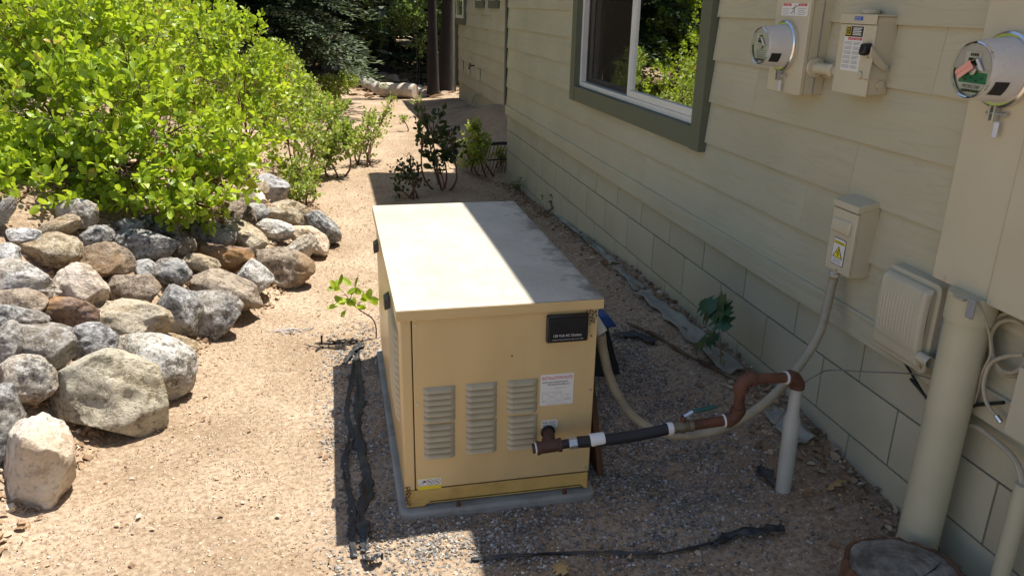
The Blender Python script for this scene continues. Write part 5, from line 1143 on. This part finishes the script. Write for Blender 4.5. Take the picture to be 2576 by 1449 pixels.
make_shrub('wide shrub on the slope behind the tall one, seen mirrored in the window', (-1.7, 10.2, T(-1.7, 10.2)),
    [(-1.15, 9.2, T(-1.15, 9.2)+.45, .42), (-1.6, 9.9, T(-1.6, 9.9)+.72, .6), (-1.35, 10.8, T(-1.35, 10.8)+.45, .45), (-1.0, 11.5, T(-1.0, 11.5)+.32, .4), (-.92, 10.4, T(-.92, 10.4)+.28, .36), (-1.25, 12.4, T(-1.25, 12.4)+.4, .45), (-2.2, 10.6, T(-2.2, 10.6)+.9, .75), (-1.9, 11.8, T(-1.9, 11.8)+.85, .65), (-2.6, 12.8, T(-2.6, 12.8)+1.0, .8), (-2.6, 9.4, T(-2.6, 9.4)+.9, .7), (-1.9, 8.7, T(-1.9, 8.7)+.7, .55)], 1050, .062, 9, 'leaf_bright', tpl=LT_LO, spray=.13)
for (px, py, Y, sz, lab) in ((1048, 257, 11.6, 12, 'tiny lit sprig at the shadow edge far down the path'), (985, 250, 12, 9, 'tiny sprig in the sunny dirt before the pale log'), (1015, 300, 10.2, 8, 'tiny pale sprig in the middle of the far dirt path')):
    make_shrub(lab, basepos(px, py+sz*.8, Y), lob((px, py, Y, sz)), 12, .035, 6, 'leaf_pale', tpl=LT_LO, spray=.08)
# young plant with a curved red stem beside the generator
sq_ = onT(945, 850); sY = sq_[1]; yp = thing('seedling', 'young plant with curved red stem and long leaves left of the generator', 'plant', sq_)
stp = [sq_-np.array([0, 0, .03]), atY(946, 825, sY), atY(935, 800, sY), atY(905, 780, sY), atY(880, 757, sY)]
stem_tubes([(stp, .0042, .0025), ([stp[-1], atY(870, 742, sY), atY(852, 722, sY)], .0022, .0012), ([stp[-1], atY(885, 740, sY), atY(893, 722, sY)], .0022, .0012), ([stp[-2], atY(900, 765, sY), atY(925, 752, sY)], .002, .0012)], 'stem', 'manzanita_bark', yp)
V0, F0 = leaf_template(4, .2, .1); ml = bpy.data.meshes.new('leaf'); ml.from_pydata([tuple(v) for v in V0], [], [tuple(f_) for f_ in F0]); ml.materials.append(MATS['leaf_single'])
r3 = np.random.default_rng(12)
for k in range(36):
    c = [(880, 752), (852, 725), (893, 725), (922, 755), (865, 770), (895, 765)][k % 6]; p0 = atY(c[0]+r3.normal()*6, c[1]+r3.normal()*6, sY+r3.normal()*.02)
    y_ = unit(np.array([c[0]-880, 0, -(c[1]-752)])/60+r3.normal(size=3)*.7+np.array([0, -.1, .25])); x_ = unit(np.cross(y_, r3.normal(size=3)*.5+np.array([0, -.8, .8]))); z_ = np.cross(x_, y_); s_ = .056*r3.uniform(.7, 1.15); w_ = s_*.55
    o = bpy.data.objects.new('leaf', ml); COL.objects.link(o); o.parent = yp; p0 = p0-sq_
    o.matrix_local = Matrix(((x_[0]*w_, y_[0]*s_, z_[0]*w_, p0[0]), (x_[1]*w_, y_[1]*s_, z_[1]*w_, p0[1]), (x_[2]*w_, y_[2]*s_, z_[2]*w_, p0[2]), (0, 0, 0, 1)))
# oak seedling at the wall with lobed leaves
def oak_leaf():
    t = np.linspace(0, 1, 15); w = (.12+.30*np.sin(np.pi*t**.9))*(1+.38*np.sin(t*22-.6)); w[0] = .01; w[-1] = .03
    V = []; 
    for i, tt in enumerate(t):
        zc_ = .12*math.sin(tt*3)-.1*tt; V += [(-w[i], tt, zc_-.22*w[i]), (0, tt, zc_), (w[i], tt, zc_-.22*w[i])]
    F_ = []
    for i in range(14): a = 3*i; F_ += [(a, a+1, a+4, a+3), (a+1, a+2, a+5, a+4)]
    return V, F_
Vo, Fo = oak_leaf(); mo = bpy.data.meshes.new('leaf'); mo.from_pydata(Vo, [], Fo); mo.materials.append(MATS['leaf_oak']); mo.polygons.foreach_set('use_smooth', [True]*len(Fo))
oq = np.array([1.56, 2.79, T(1.56, 2.79)]); oak = thing('oak_seedling', 'dark oak seedling with lobed leaves growing against the block wall', 'plant', oq)
top_ = atX(1802, 785, 1.50); midp = atX(1812, 850, 1.53)
stem_tubes([([oq-np.array([0, 0, .03]), midp, top_], .0028, .0018), ([oq+(midp-oq)*.35, atX(1790, 880, 1.5), atX(1775, 862, 1.48)], .0018, .0012)], 'stem', 'twig', oak)
for (pa, pb) in (((1802, 785), (1732, 795)), ((1802, 782), (1868, 775)), ((1803, 785), (1822, 815)), ((1800, 780), (1770, 760)), ((1802, 780), (1815, 758)), ((1775, 862), (1722, 868)), ((1775, 862), (1795, 850))):
    a = atX(*pa, 1.50 if pa[1] < 820 else 1.48); b_ = atX(*pb, 1.49); d = b_-a; s_ = min(.125, np.linalg.norm(d)*1.5); y_ = unit(d); x_ = unit(np.cross(y_, np.array([-.6, -.5, .7]))); z_ = np.cross(x_, y_); w_ = s_*.9; a = a-oq
    o = bpy.data.objects.new('leaf', mo); COL.objects.link(o); o.parent = oak
    o.matrix_local = Matrix(((x_[0]*w_, y_[0]*s_, z_[0]*w_, a[0]), (x_[1]*w_, y_[1]*s_, z_[1]*w_, a[1]), (x_[2]*w_, y_[2]*s_, z_[2]*w_, a[2]), (0, 0, 0, 1)))
for (px, py, n_, sz, lab) in ((1400, 540, 16, .035, 'small dark weed against the wall behind the generator'), (1372, 520, 12, .035, 'smaller weed at the wall behind the first one'), (1300, 490, 16, .025, 'weed tuft in the shade by the far corner'), (500, 600, 7, .05, 'pale weed sprouting between the dark dappled stones')):
    q = onT(px, py); make_shrub(lab, q, [(q[0], q[1], q[2]+.09, .06)], n_, sz, 5, 'leaf_broad', tpl=LT_LO, spray=.06, name='weed', group='weeds along the wall' if px > 1000 else None)
# dry oak leaf on the ground near the stump
fq = onT(2110, 1258); o = bpy.data.objects.new('fallen_leaf', mo.copy()); o.data.materials.clear(); o.data.materials.append(simple('dry_leaf', (.40, .26, .10), .7)); COL.objects.link(o)
o.location = tuple(fq+np.array([-.03, .03, .025])); o.rotation_euler = (R(25), R(-35), R(-95)); o.scale = (.075, .085, .12); tag(o, 'curled tan oak leaf lying on the dirt near the stump', 'leaf')
fq = onT(1395, 1425); o = bpy.data.objects.new('fallen_leaf', o.data); COL.objects.link(o)
o.location = tuple(fq+np.array([0, 0, .012])); o.rotation_euler = (R(15), R(20), R(200)); o.scale = (.05, .06, .09); tag(o, 'curled brown oak leaf at the bottom edge below the fabric strip', 'leaf')

# ================================================================== GROUND CLUTTER NEAR THE GENERATOR
def ribbon(path, width, nu, seed, amp=.012, lift=.006, jag=.75):
    """crumpled strip of sheet lying along a path on the ground"""
    P = np.array(spline(path, nu)); n = len(P); tan_ = unit(np.gradient(P, axis=0)); sd = unit(np.cross(tan_, np.array([0, 0, 1.0]))); m_ = 6
    V = []; s0 = np.arange(n)
    for j in range(m_+1):
        f_ = j/m_-.5; w = width*(1+.45*vnoise(np.stack([s0*.31+seed, s0*0+seed, s0*0+.5], -1)))
        w = w*(1+jag*vnoise(np.stack([s0*1.15+seed*7, s0*0+(9.5 if f_ > 0 else 3.5), s0*0+seed], -1)))
        q = P+sd*(f_*w)[:, None]; ph = vnoise(np.stack([s0*.22+seed*3, s0*0+f_*2.4, s0*0+seed], -1)); ph2 = vnoise(np.stack([s0*.8+seed*5, s0*0+f_*5, s0*0+seed], -1))
        z = terrain(q[:, 0], q[:, 1])+lift+amp*(1+ph)+amp*.5*ph2+.3*amp*abs(f_)*2
        q = q+sd*(ph2*.3*width*.3)[:, None]; q[:, 2] = z; V.append(q)
    V = np.stack(V, 1).reshape(-1, 3); Fc = np.array([(i*(m_+1)+j, i*(m_+1)+j+1, (i+1)*(m_+1)+j+1, (i+1)*(m_+1)+j) for i in range(n-1) for j in range(m_)])
    return V, Fc
def strip(name, pxs, width, seed, mat, label, cat, amp=.012, lift=.006, thick=.0012, nu=8):
    V, Fc = ribbon([onT(*q) for q in pxs], width, nu, seed, amp, lift, .12 if name == 'edging_strip' else .75); c = V.mean(0); o = arrays_obj(name, V, Fc, mat, loc=c, label=label, category=cat)
    s_ = o.modifiers.new('thickness', 'SOLIDIFY'); s_.thickness = thick; return o
strip('fabric_strip', [(905, 868), (893, 920), (880, 985), (872, 1040), (885, 1100), (868, 1160), (876, 1230), (888, 1300), (884, 1345), (893, 1408)], .020, 1.3, 'weed_fabric', 'left ragged strip of black weed fabric beside the generator', 'fabric strip', .007, .001)
strip('fabric_strip', [(896, 905), (905, 990), (900, 1060), (903, 1120), (918, 1180), (925, 1240), (908, 1300), (918, 1355), (916, 1395)], .030, 4.1, 'weed_fabric', 'right wider strip of black weed fabric beside the generator', 'fabric strip', .007, .001)
strip('fabric_scrap', [(915, 1405), (930, 1428), (948, 1420), (965, 1418)], .022, 7.7, 'weed_fabric', 'curled black fabric scrap in the sun at the end of the strips', 'fabric strip', .018)
strip('fabric_scrap', [(870, 918), (890, 890), (912, 872)], .03, 9.2, 'weed_fabric', 'torn grey fabric scrap in the sun at the far end of the strips', 'fabric strip', .012)
strip('fabric_edge', [(1185, 1414), (1300, 1405), (1420, 1398), (1530, 1396), (1640, 1402), (1740, 1385), (1810, 1372)], .012, 11.4, 'weed_fabric', 'thin buried edge of black fabric across the bottom dirt', 'fabric strip', .008, .001)
strip('fabric_edge', [(1790, 1378), (1850, 1352), (1910, 1350), (1968, 1340)], .032, 13.9, 'weed_fabric', 'folded end of black fabric poking out near the stump', 'fabric strip', .014, .004)
strip('fabric_scrap', [(1905, 1180), (1925, 1205), (1948, 1228)], .04, 15.2, 'weed_fabric', 'small dark fabric scrap at the foot of the grey gas riser', 'fabric strip', .01, .002)
strip('fabric_scrap', [(1545, 850), (1600, 852), (1645, 872)], .05, 16.6, 'weed_fabric', 'dark fabric corner on the gravel behind the bin', 'fabric strip', .016, .004)
strip('edging_strip', [(1612, 745), (1660, 780), (1720, 832), (1790, 892), (1850, 945)], .085, 21.0, 'edging_sheet', 'long grey sheet of edging lying along the wall behind the oak seedling', 'edging', .014, .008, .004)
strip('edging_strip', [(1300, 470), (1360, 512), (1420, 560), (1480, 612), (1545, 668)], .05, 23.0, 'edging_sheet', 'narrow grey edging strip at the wall beyond the generator', 'edging', .012, .006, .003)
strip('edging_strip', [(1935, 1040), (1975, 1080), (2025, 1120)], .08, 26.0, 'edging_sheet', 'short grey piece of edging behind the gas riser', 'edging', .012, .006, .004)
strip('edging_strip', [(1548, 680), (1580, 705), (1610, 735)], .055, 28.0, 'edging_sheet', 'small broken grey edging scrap between the two longer strips', 'edging', .014, .006, .003)
for (px, py, n_, sd_, lab, nm) in ((840, 872, 26, 3, 'little heap of dark twigs and bark left of the fabric strips', 'twig_heap'), (735, 835, 14, 5, 'little heap of dry bark chips on the path by the boulders', 'bark_heap')):
    hq_ = onT(px, py); r4 = np.random.default_rng(sd_); mb = MB()
    for k in range(n_):
        a_ = hq_+np.append(r4.normal(size=2)*np.array([.055, .02]), 0); d_ = unit(r4.normal(size=3)*np.array([1, .6, .15]))*r4.uniform(.012, .05); a_[2] = T(a_[0], a_[1])+.005; mb.tube([a_-d_, a_+d_+np.array([0, 0, .004])], [r4.uniform(.002, .006), .0015], 5)
    mb.build(nm, 'bark' if nm == 'twig_heap' else 'dead_wood', loc=hq_, label=lab, cat='twigs')
# branch on the ground
bp = [onT(1585, 822), onT(1640, 845), onT(1720, 895), onT(1800, 935), onT(1850, 965)]
MB().tube(spline([q+np.array([0, 0, .014]) for q in bp], 6), [.007+.003*math.sin(k*1.3) for k in range(25)], 8).build('fallen_branch', 'stick_wood', loc=bp[2], label='thin brown branch lying on the gravel below the edging sheet', cat='branch')
# blue topped bin and plank by the generator
bz = T(1.0, 3.1)
bn = thing('storage_bin', 'black plastic bin with a blue lid standing on the gravel behind the generator', 'bin', (1.0, 3.1, bz))
MB().prism([(.84, 3.02, bz-.005), (1.20, 3.02, bz-.005), (1.13, 3.04, bz+.235), (.84, 3.04, bz+.235)], (0, .24, 0)).build('body', 'hose_black', bn, bevel=.012)
MB().prism([(.83, 3.01, bz+.237), (1.165, 3.01, bz+.237), (1.12, 3.02, bz+.295), (.83, 3.02, bz+.30)], (0, .26, 0)).build('lid', 'bin_blue', bn, bevel=.01)
pz = T(.93, 2.35)
MB().prism([(.845, 2.27, pz-.02), (.868, 2.27, pz-.02), (.808, 2.30, .44), (.787, 2.30, .44)], (0, .14, .0)).build('plank', 'plank_wood', loc=(.9, 2.35, pz), bevel=.002, label='brown wooden plank leaning on the right side of the generator', cat='plank')

# tree stump at the bottom right
sc_ = np.array([1.425, 1.455]); gz4 = T(*sc_); st_t = .125; SR = .150
stp_ = thing('tree_stump', 'sawn tree stump with grey cut face and orange bark at bottom right', 'stump', (sc_[0], sc_[1], gz4))
n = 72; ang = np.linspace(0, 2*math.pi, n, endpoint=False)
rr = SR*(1+.03*np.sin(3*ang+1)+.02*np.sin(7*ang)); 
m, nt, b = new_mat('stump_face'); MATS['stump_face'] = m
co = coords(nt, rand=False); nz = nd(nt, 'TexNoise', {'Vector': co, 'Scale': 9, 'Detail': 8, 'Roughness': .7}); nz2 = nd(nt, 'TexNoise', {'Vector': co, 'Scale': 3.2, 'Detail': 4})
ln = nd(nt, 'VectorMath', {0: co}, operation='LENGTH'); ad = nd(nt, 'Math', {0: ln.outputs['Value'], 1: 520.0}, operation='MULTIPLY'); ad2 = nd(nt, 'Math', {0: nz.outputs['Fac'], 1: 14.0}, operation='MULTIPLY'); ad3 = nd(nt, 'Math', {0: ad.outputs[0], 1: ad2.outputs[0]}, operation='ADD'); sn = nd(nt, 'Math', {0: ad3.outputs[0]}, operation='SINE')
c = ramp(nt, nz.outputs['Fac'], [(.38, (.11, .09, .065)), (.5, (.22, .195, .155)), (.62, (.38, .36, .31))])
c = mixc(nt, ramp(nt, nz2.outputs['Fac'], [(.48, 0.0), (.58, .85)]), c, (.13, .085, .045))
c = mixc(nt, ramp(nt, sn.outputs[0], [(.0, .0), (.8, .12)]), c, (.07, .06, .045)); nt.links.new(c, b.inputs['Base Color']); b.inputs['Roughness'].default_value = .8; bump(nt, b, sn.outputs[0], .25, .002)
rings = []; V = []
for f_ in (1.0, .8, .55, .3, .1):
    for k in range(n): V.append((sc_[0]+rr[k]*.93*f_*math.cos(ang[k]), sc_[1]+rr[k]*.93*f_*math.sin(ang[k]), gz4+st_t+.002*math.sin(5*f_+ang[k]*2)))
V.append((sc_[0], sc_[1], gz4+st_t)); Fc = [(i*n+k, i*n+(k+1) % n, (i+1)*n+(k+1) % n, (i+1)*n+k) for i in range(4) for k in range(n)]+[(4*n+k, 4*n+(k+1) % n, 5*n) for k in range(n)]
MB().add(V, Fc).build('cut_face', 'stump_face', stp_)
V = []; hs_ = [(-.06, 1.06, 0), (.02, 1.03, 1), (.08, 1.01, 2), (st_t-.012, 1.0, 3), (st_t+.004, .975, 4), (st_t+.003, .94, 5), (st_t-.01, .925, 5)]
for (hh, f_, s_) in hs_:
    for k in range(n):
        g_ = 1+(.035*math.sin(k*2.1+s_*.4)+.02*math.sin(k*5.3))*(1 if s_ < 4 else .25); V.append((sc_[0]+rr[k]*f_*g_*math.cos(ang[k]), sc_[1]+rr[k]*f_*g_*math.sin(ang[k]), gz4+hh+.004*math.sin(k*1.7)))
Fc = [(i*n+k, i*n+(k+1) % n, (i+1)*n+(k+1) % n, (i+1)*n+k) for i in range(len(hs_)-1) for k in range(n)]
MB().add(V, Fc).build('bark', 'bark_orange', stp_)
ck = MB(); a_ = np.array([sc_[0]+.02, sc_[1]-.02, gz4+st_t+.0022]); 
for (d0, d1) in (((.015, -.005), (.10, .035)), ((.0, .01), (-.05, -.09))): ck.tube([a_+np.array([*d0, 0]), a_+np.array([(d0[0]+d1[0])/2+.006, (d0[1]+d1[1])/2, 0]), a_+np.array([*d1, 0])], [.0008, .002, .0006], 4)
ck.build('crack', 'label_black', stp_)

# ================================================================== LOGS AND ROCKS AT THE EDGE OF THE WOOD
def log_(px0, px1, Y0, Y1, r, mat, label, lift=.9):
    a, b_ = atY(*px0, Y0), atY(*px1, Y1); a[2] = T(a[0], Y0)+r*lift; b_[2] = T(b_[0], Y1)+r*lift
    P = [a+(b_-a)*t+np.array([0, 0, .012*math.sin(t*3+r*40)]) for t in np.linspace(0, 1, 17)]; rs_ = [r*.2]+[r*(1.08-.012*k+.02*math.sin(k*.7+r*90)) for k in range(17)]+[r*.2]
    d = unit(b_-a)*.004; P = [P[0]-d]+P+[P[-1]+d]
    mb = MB().tube(P, rs_, 22); V = np.array(mb.v); nn = vnoise(V*np.array([7, 7, 7])+r*50)+.6*vnoise(V*16+3); ax_ = unit(b_-a); rel = V-a; rad_ = rel-np.outer(rel@ax_, ax_)
    mb.v = [tuple(q) for q in V+rad_*(.11*nn)[:, None]]
    return mb.build('log', mat, loc=(a+b_)/2, label=label, cat='log', angle=50)
log_((962, 226), (1045, 232), 14.6, 14.2, .13, 'pale_log', 'bright pale stripped log lying at the end of the path')
log_((905, 205), (955, 224), 16.4, 14.7, .12, 'dead_wood', 'grey weathered log pointing at the path left of the pale log')
log_((1030, 215), (1070, 233), 15.6, 14.5, .07, 'dead_wood', 'thin grey log lying against the dark tree trunk')
sq2 = onT(903, 222)
js = MB(); 
js.tube([sq2+np.array([0, 0, -.05]), sq2+np.array([0, 0, .12]), sq2+np.array([.03, 0, .22])], [.22, .18, .10], 12); js.build('broken_stump', 'bark', loc=sq2, label='brown broken stump beside the grey weathered log', cat='stump')
FARR = [((988, 201, 40, 26), 'rock_pink', 'pale triangular rock behind the pale log'), ((830, 197, 52, 24), 'rock_grey', 'wide grey rock in the pile left of the broken stump'), ((862, 190, 40, 22), 'rock_grey', 'grey rock in the middle of the far rock pile'), ((885, 197, 32, 24), 'rock_dark', 'dark rock touching the broken stump'), ((818, 172, 26, 20), 'rock_grey', 'grey rock standing at the back of the far pile'), ((842, 172, 22, 18), 'rock_white', 'small pale rock at the back of the far pile'), ((925, 186, 60, 20), 'rock_dark', 'long dark shaded rock behind the grey weathered log'), ((960, 192, 40, 18), 'rock_dark', 'dark shaded rock left of the pale triangular rock'), ((936, 214, 26, 18), 'rock_brown', 'brown rock between the broken stump and the pale log'), ((1052, 222, 22, 14), 'rock_white', 'small pale rock at the right end of the pale log'), ((918, 222, 16, 9), 'rock_white', 'small pale stone at the foot of the broken stump'), ((1025, 206, 30, 12), 'rock_pink', 'flat pale rock right of the triangular one')]
for i, ((cx_, cy_, w, h), stone, label) in enumerate(FARR):
    P = onT(cx_, cy_+.3*h); P = P if P[1] < 19 else np.append(atY(cx_, cy_, 17.5)[:2], 0); dpt = float(np.dot(P-np.array([0, 0, CAM_H]), fwd)); C = np.array([0, 0, CAM_H])+ray(cx_, cy_)*dpt; k = dpt/F_PX
    V, Fc = rock_shape(300+i, 'block', False); arrays_obj('rock', C+np.outer(V[:, 0]*w/2*k, rgt)+np.outer(V[:, 1]*h/2*k, upv)+np.outer(V[:, 2]*.8*k*math.sqrt(w*h)/2, fwd), Fc, stone, loc=C, label=label, category='rock', group='rocks at the edge of the wood')
n = 900; Y = rng.uniform(14, 20, n); X = rng.uniform(-2.5, 3.2, n)
Yd = rng.normal(size=(n, 3))*np.array([1, 1, .12]); leaves_obj('woody_debris', np.stack([X, Y, terrain(X, Y)+rng.uniform(.01, .06, n)], -1), Yd, rng.normal(size=(n, 3))+np.array([0, 0, 1.5]), rng.uniform(.1, .45, n), rng.uniform(.06, .25, n), 'litter', LT_LO, kind='stuff', label='dead twigs and bark pieces on the forest floor', category='debris')

# ================================================================== TREES
def conifer_crown(seed, H, R0, z0, whorl=.30, nb=6, per=.075, size=.13, droop=.28):
    r_ = np.random.default_rng(seed); P = []; D = []; S = []; Tn = []; br = []
    z = z0
    while z < H*.98:
        L = R0*(1-z/H)**.75*r_.uniform(.8, 1.1)
        for k in range(nb):
            a = 2*math.pi*(k+r_.random()*.8)/nb+z*3; ll = L*r_.uniform(.65, 1.1); h = np.array([math.cos(a), math.sin(a), 0]); s_ = np.array([-h[1], h[0], 0])
            m_ = max(3, int(ll/per)); br.append((z, h, ll))
            for i in range(m_):
                t = (i+.7)/m_; c = h*ll*t+np.array([0, 0, z+.10*t*ll-droop*ll*t*t]); tw = ll*.34*(1-t*.75)+.06
                for sd in (-1, 1):
                    d = unit(h*.75+s_*sd*.8+np.array([0, 0, -.12])+r_.normal(size=3)*.12); nseg = max(1, int(tw/(size*.55)))
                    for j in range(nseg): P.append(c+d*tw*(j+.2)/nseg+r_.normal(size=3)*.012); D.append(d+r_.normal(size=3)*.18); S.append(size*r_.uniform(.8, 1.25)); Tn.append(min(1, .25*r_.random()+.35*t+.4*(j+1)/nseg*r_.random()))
        z += whorl*r_.uniform(.8, 1.2)
    return np.array(P), np.array(D), np.array(S), np.array(Tn), br
TRI = (np.array([[0, 0, 0], [-.5, .45, .06], [.5, .45, .06], [0, 1, 0]], float), np.array([[0, 2, 1], [1, 2, 3]]))
def conifer(label, pos, seed, H, R0, z0, trunk_r, lean=(0, 0), name='conifer', cat='tree', group=None, **kw):
    pos = np.array([pos[0], pos[1], T(pos[0], pos[1])]); t = thing(name, label, cat, pos, group)
    P, D, S, Tn, br = conifer_crown(seed, H, R0, z0, **kw); n = len(P)
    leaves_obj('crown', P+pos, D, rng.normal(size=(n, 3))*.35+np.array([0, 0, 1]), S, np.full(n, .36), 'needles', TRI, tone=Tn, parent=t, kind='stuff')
    mb = MB(); zs_ = np.linspace(-.1, H*.97, 9); mb.tube([pos+np.array([lean[0]*z/H, lean[1]*z/H, z]) for z in zs_], [trunk_r*(1-.9*max(0, z)/H)+(.05 if z < 0 else 0)*trunk_r*8 for z in zs_], 12); mb.build('trunk', 'bark', t)
    mb = MB()
    for (z, h, ll) in br[:140]:
        Q = [pos+h*ll*q+np.array([0, 0, z+.10*q*ll-kw.get('droop', .28)*ll*q*q]) for q in (0, .5, .95)]; mb.tube(Q, [.012, .008, .003], 4, caps=False)
    mb.build('branches', 'bark', t, kind='stuff'); return t
q = atY(640, 150, 12.8); conifer('drooping spruce with light green branch tips behind the shrubs', (q[0], 12.8), 1, 9.5, 2.15, .75, .16, per=.05, whorl=.2, nb=8, size=.085, droop=.34)
q = atY(300, 60, 12.5); conifer('pale fir standing above the shrubs near the top left', (q[0], 13.5), 2, 8.5, 1.7, .4, .12, per=.08)
q = onT(1090, 243); conifer('straight dark tree trunk standing right of the pale log', (q[0], q[1]), 3, 11, .6, 9.0, .085, per=.12, size=.2)
q = onT(1128, 241); conifer('dark leaning trunk beside the far house corner', (q[0]+.0, q[1]+.5), 4, 11, .6, 9.0, .115, lean=(.5, 0), per=.12, size=.2)
q = atY(1000, 150, 17.2); conifer('tiny young fir in the dark gap behind the logs', (q[0]+.42, 16.6), 5, 1.3, .35, .1, .02, per=.05, whorl=.12, size=.07)
# broadleaf saplings with lit leaves in the gap between the trunks
def sapling(label, px, Y, lobes, n_, base_py=240):
    q = atY(px, base_py, Y); make_shrub(label, (q[0], Y, T(q[0], Y)), lob(*lobes), n_, .075, 8, 'leaf_broad', tpl=LT_LO, spray=.22, name='broadleaf_sapling', group=None, shell=.2, upbias=.1, stem_mat='bark')
sapling('leafy sapling with lit pale leaves left of the straight trunk', 1050, 15.8, ((1050, 40, 15.8, 55), (1030, 10, 15.8, 50), (1060, 110, 15.8, 30), (1000, 60, 16.2, 40)), 190)
sapling('leafy sapling filling the gap between the two dark trunks', 1115, 16.2, ((1112, 60, 16.2, 40), (1115, 130, 16.2, 34), (1110, 10, 16.2, 40), (1120, 190, 16.2, 22)), 170)
sapling('leafy sapling with sparse leaves right of the spruce', 930, 17.5, ((935, 20, 17.5, 45), (960, 70, 17.5, 35), (920, 90, 17.8, 30)), 110)
# the wood behind: one mass of trees
fr = np.random.default_rng(44); allP = []; allD = []; allS = []; allT = []; tr_mb = MB()
protos = [conifer_crown(60+k, fr.uniform(10, 13), fr.uniform(2.4, 3.0), .3+.25*k, whorl=.55, nb=6, per=.24, size=.34, droop=.25)[:4] for k in range(4)]
spots = []
for (x0, x1, y0, y1, n_) in ((-7, 1.5, 18.5, 30, 24), (1.5, 8, 17.5, 30, 14), (-16, -7, 9, 26, 16), (-7.0, -4.2, 10.5, 18, 5), (-20, 12, 30, 46, 22)):
    tries = 0
    while n_ and tries < 4000:
        tries += 1; s_ = np.array([fr.uniform(x0, x1), fr.uniform(y0, y1)])
        if all(np.hypot(*(s_-o_)) > 1.9 for o_ in spots): spots.append(s_); n_ -= 1
for s_ in spots:
    P, D, S, Tn = protos[fr.integers(4)]; a = fr.uniform(0, 6.28); c_, n__ = math.cos(a), math.sin(a); M_ = np.array([[c_, -n__, 0], [n__, c_, 0], [0, 0, 1]]); sc2 = fr.uniform(.8, 1.1); p0 = np.array([s_[0], s_[1], T(*s_)])
    allP.append(P@M_.T*sc2+p0); allD.append(D@M_.T); allS.append(S*sc2); allT.append(Tn*.8); r0 = fr.uniform(.12, .24)
    tr_mb.tube([p0-np.array([0, 0, .1]), p0+np.array([0, 0, 5]), p0+np.array([0, 0, 10*sc2])], [r0*1.15, r0*.75, .03], 8)
P = np.concatenate(allP); n = len(P)
wood = thing('forest', 'dark conifer forest closing off the back of the yard', 'forest', (0, 24, 0)); wood['kind'] = 'stuff'
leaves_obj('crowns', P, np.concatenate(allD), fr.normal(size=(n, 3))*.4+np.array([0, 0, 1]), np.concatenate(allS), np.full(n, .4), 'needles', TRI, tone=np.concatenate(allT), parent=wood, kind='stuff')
tr_mb.build('trunks', 'bark', wood, kind='stuff')
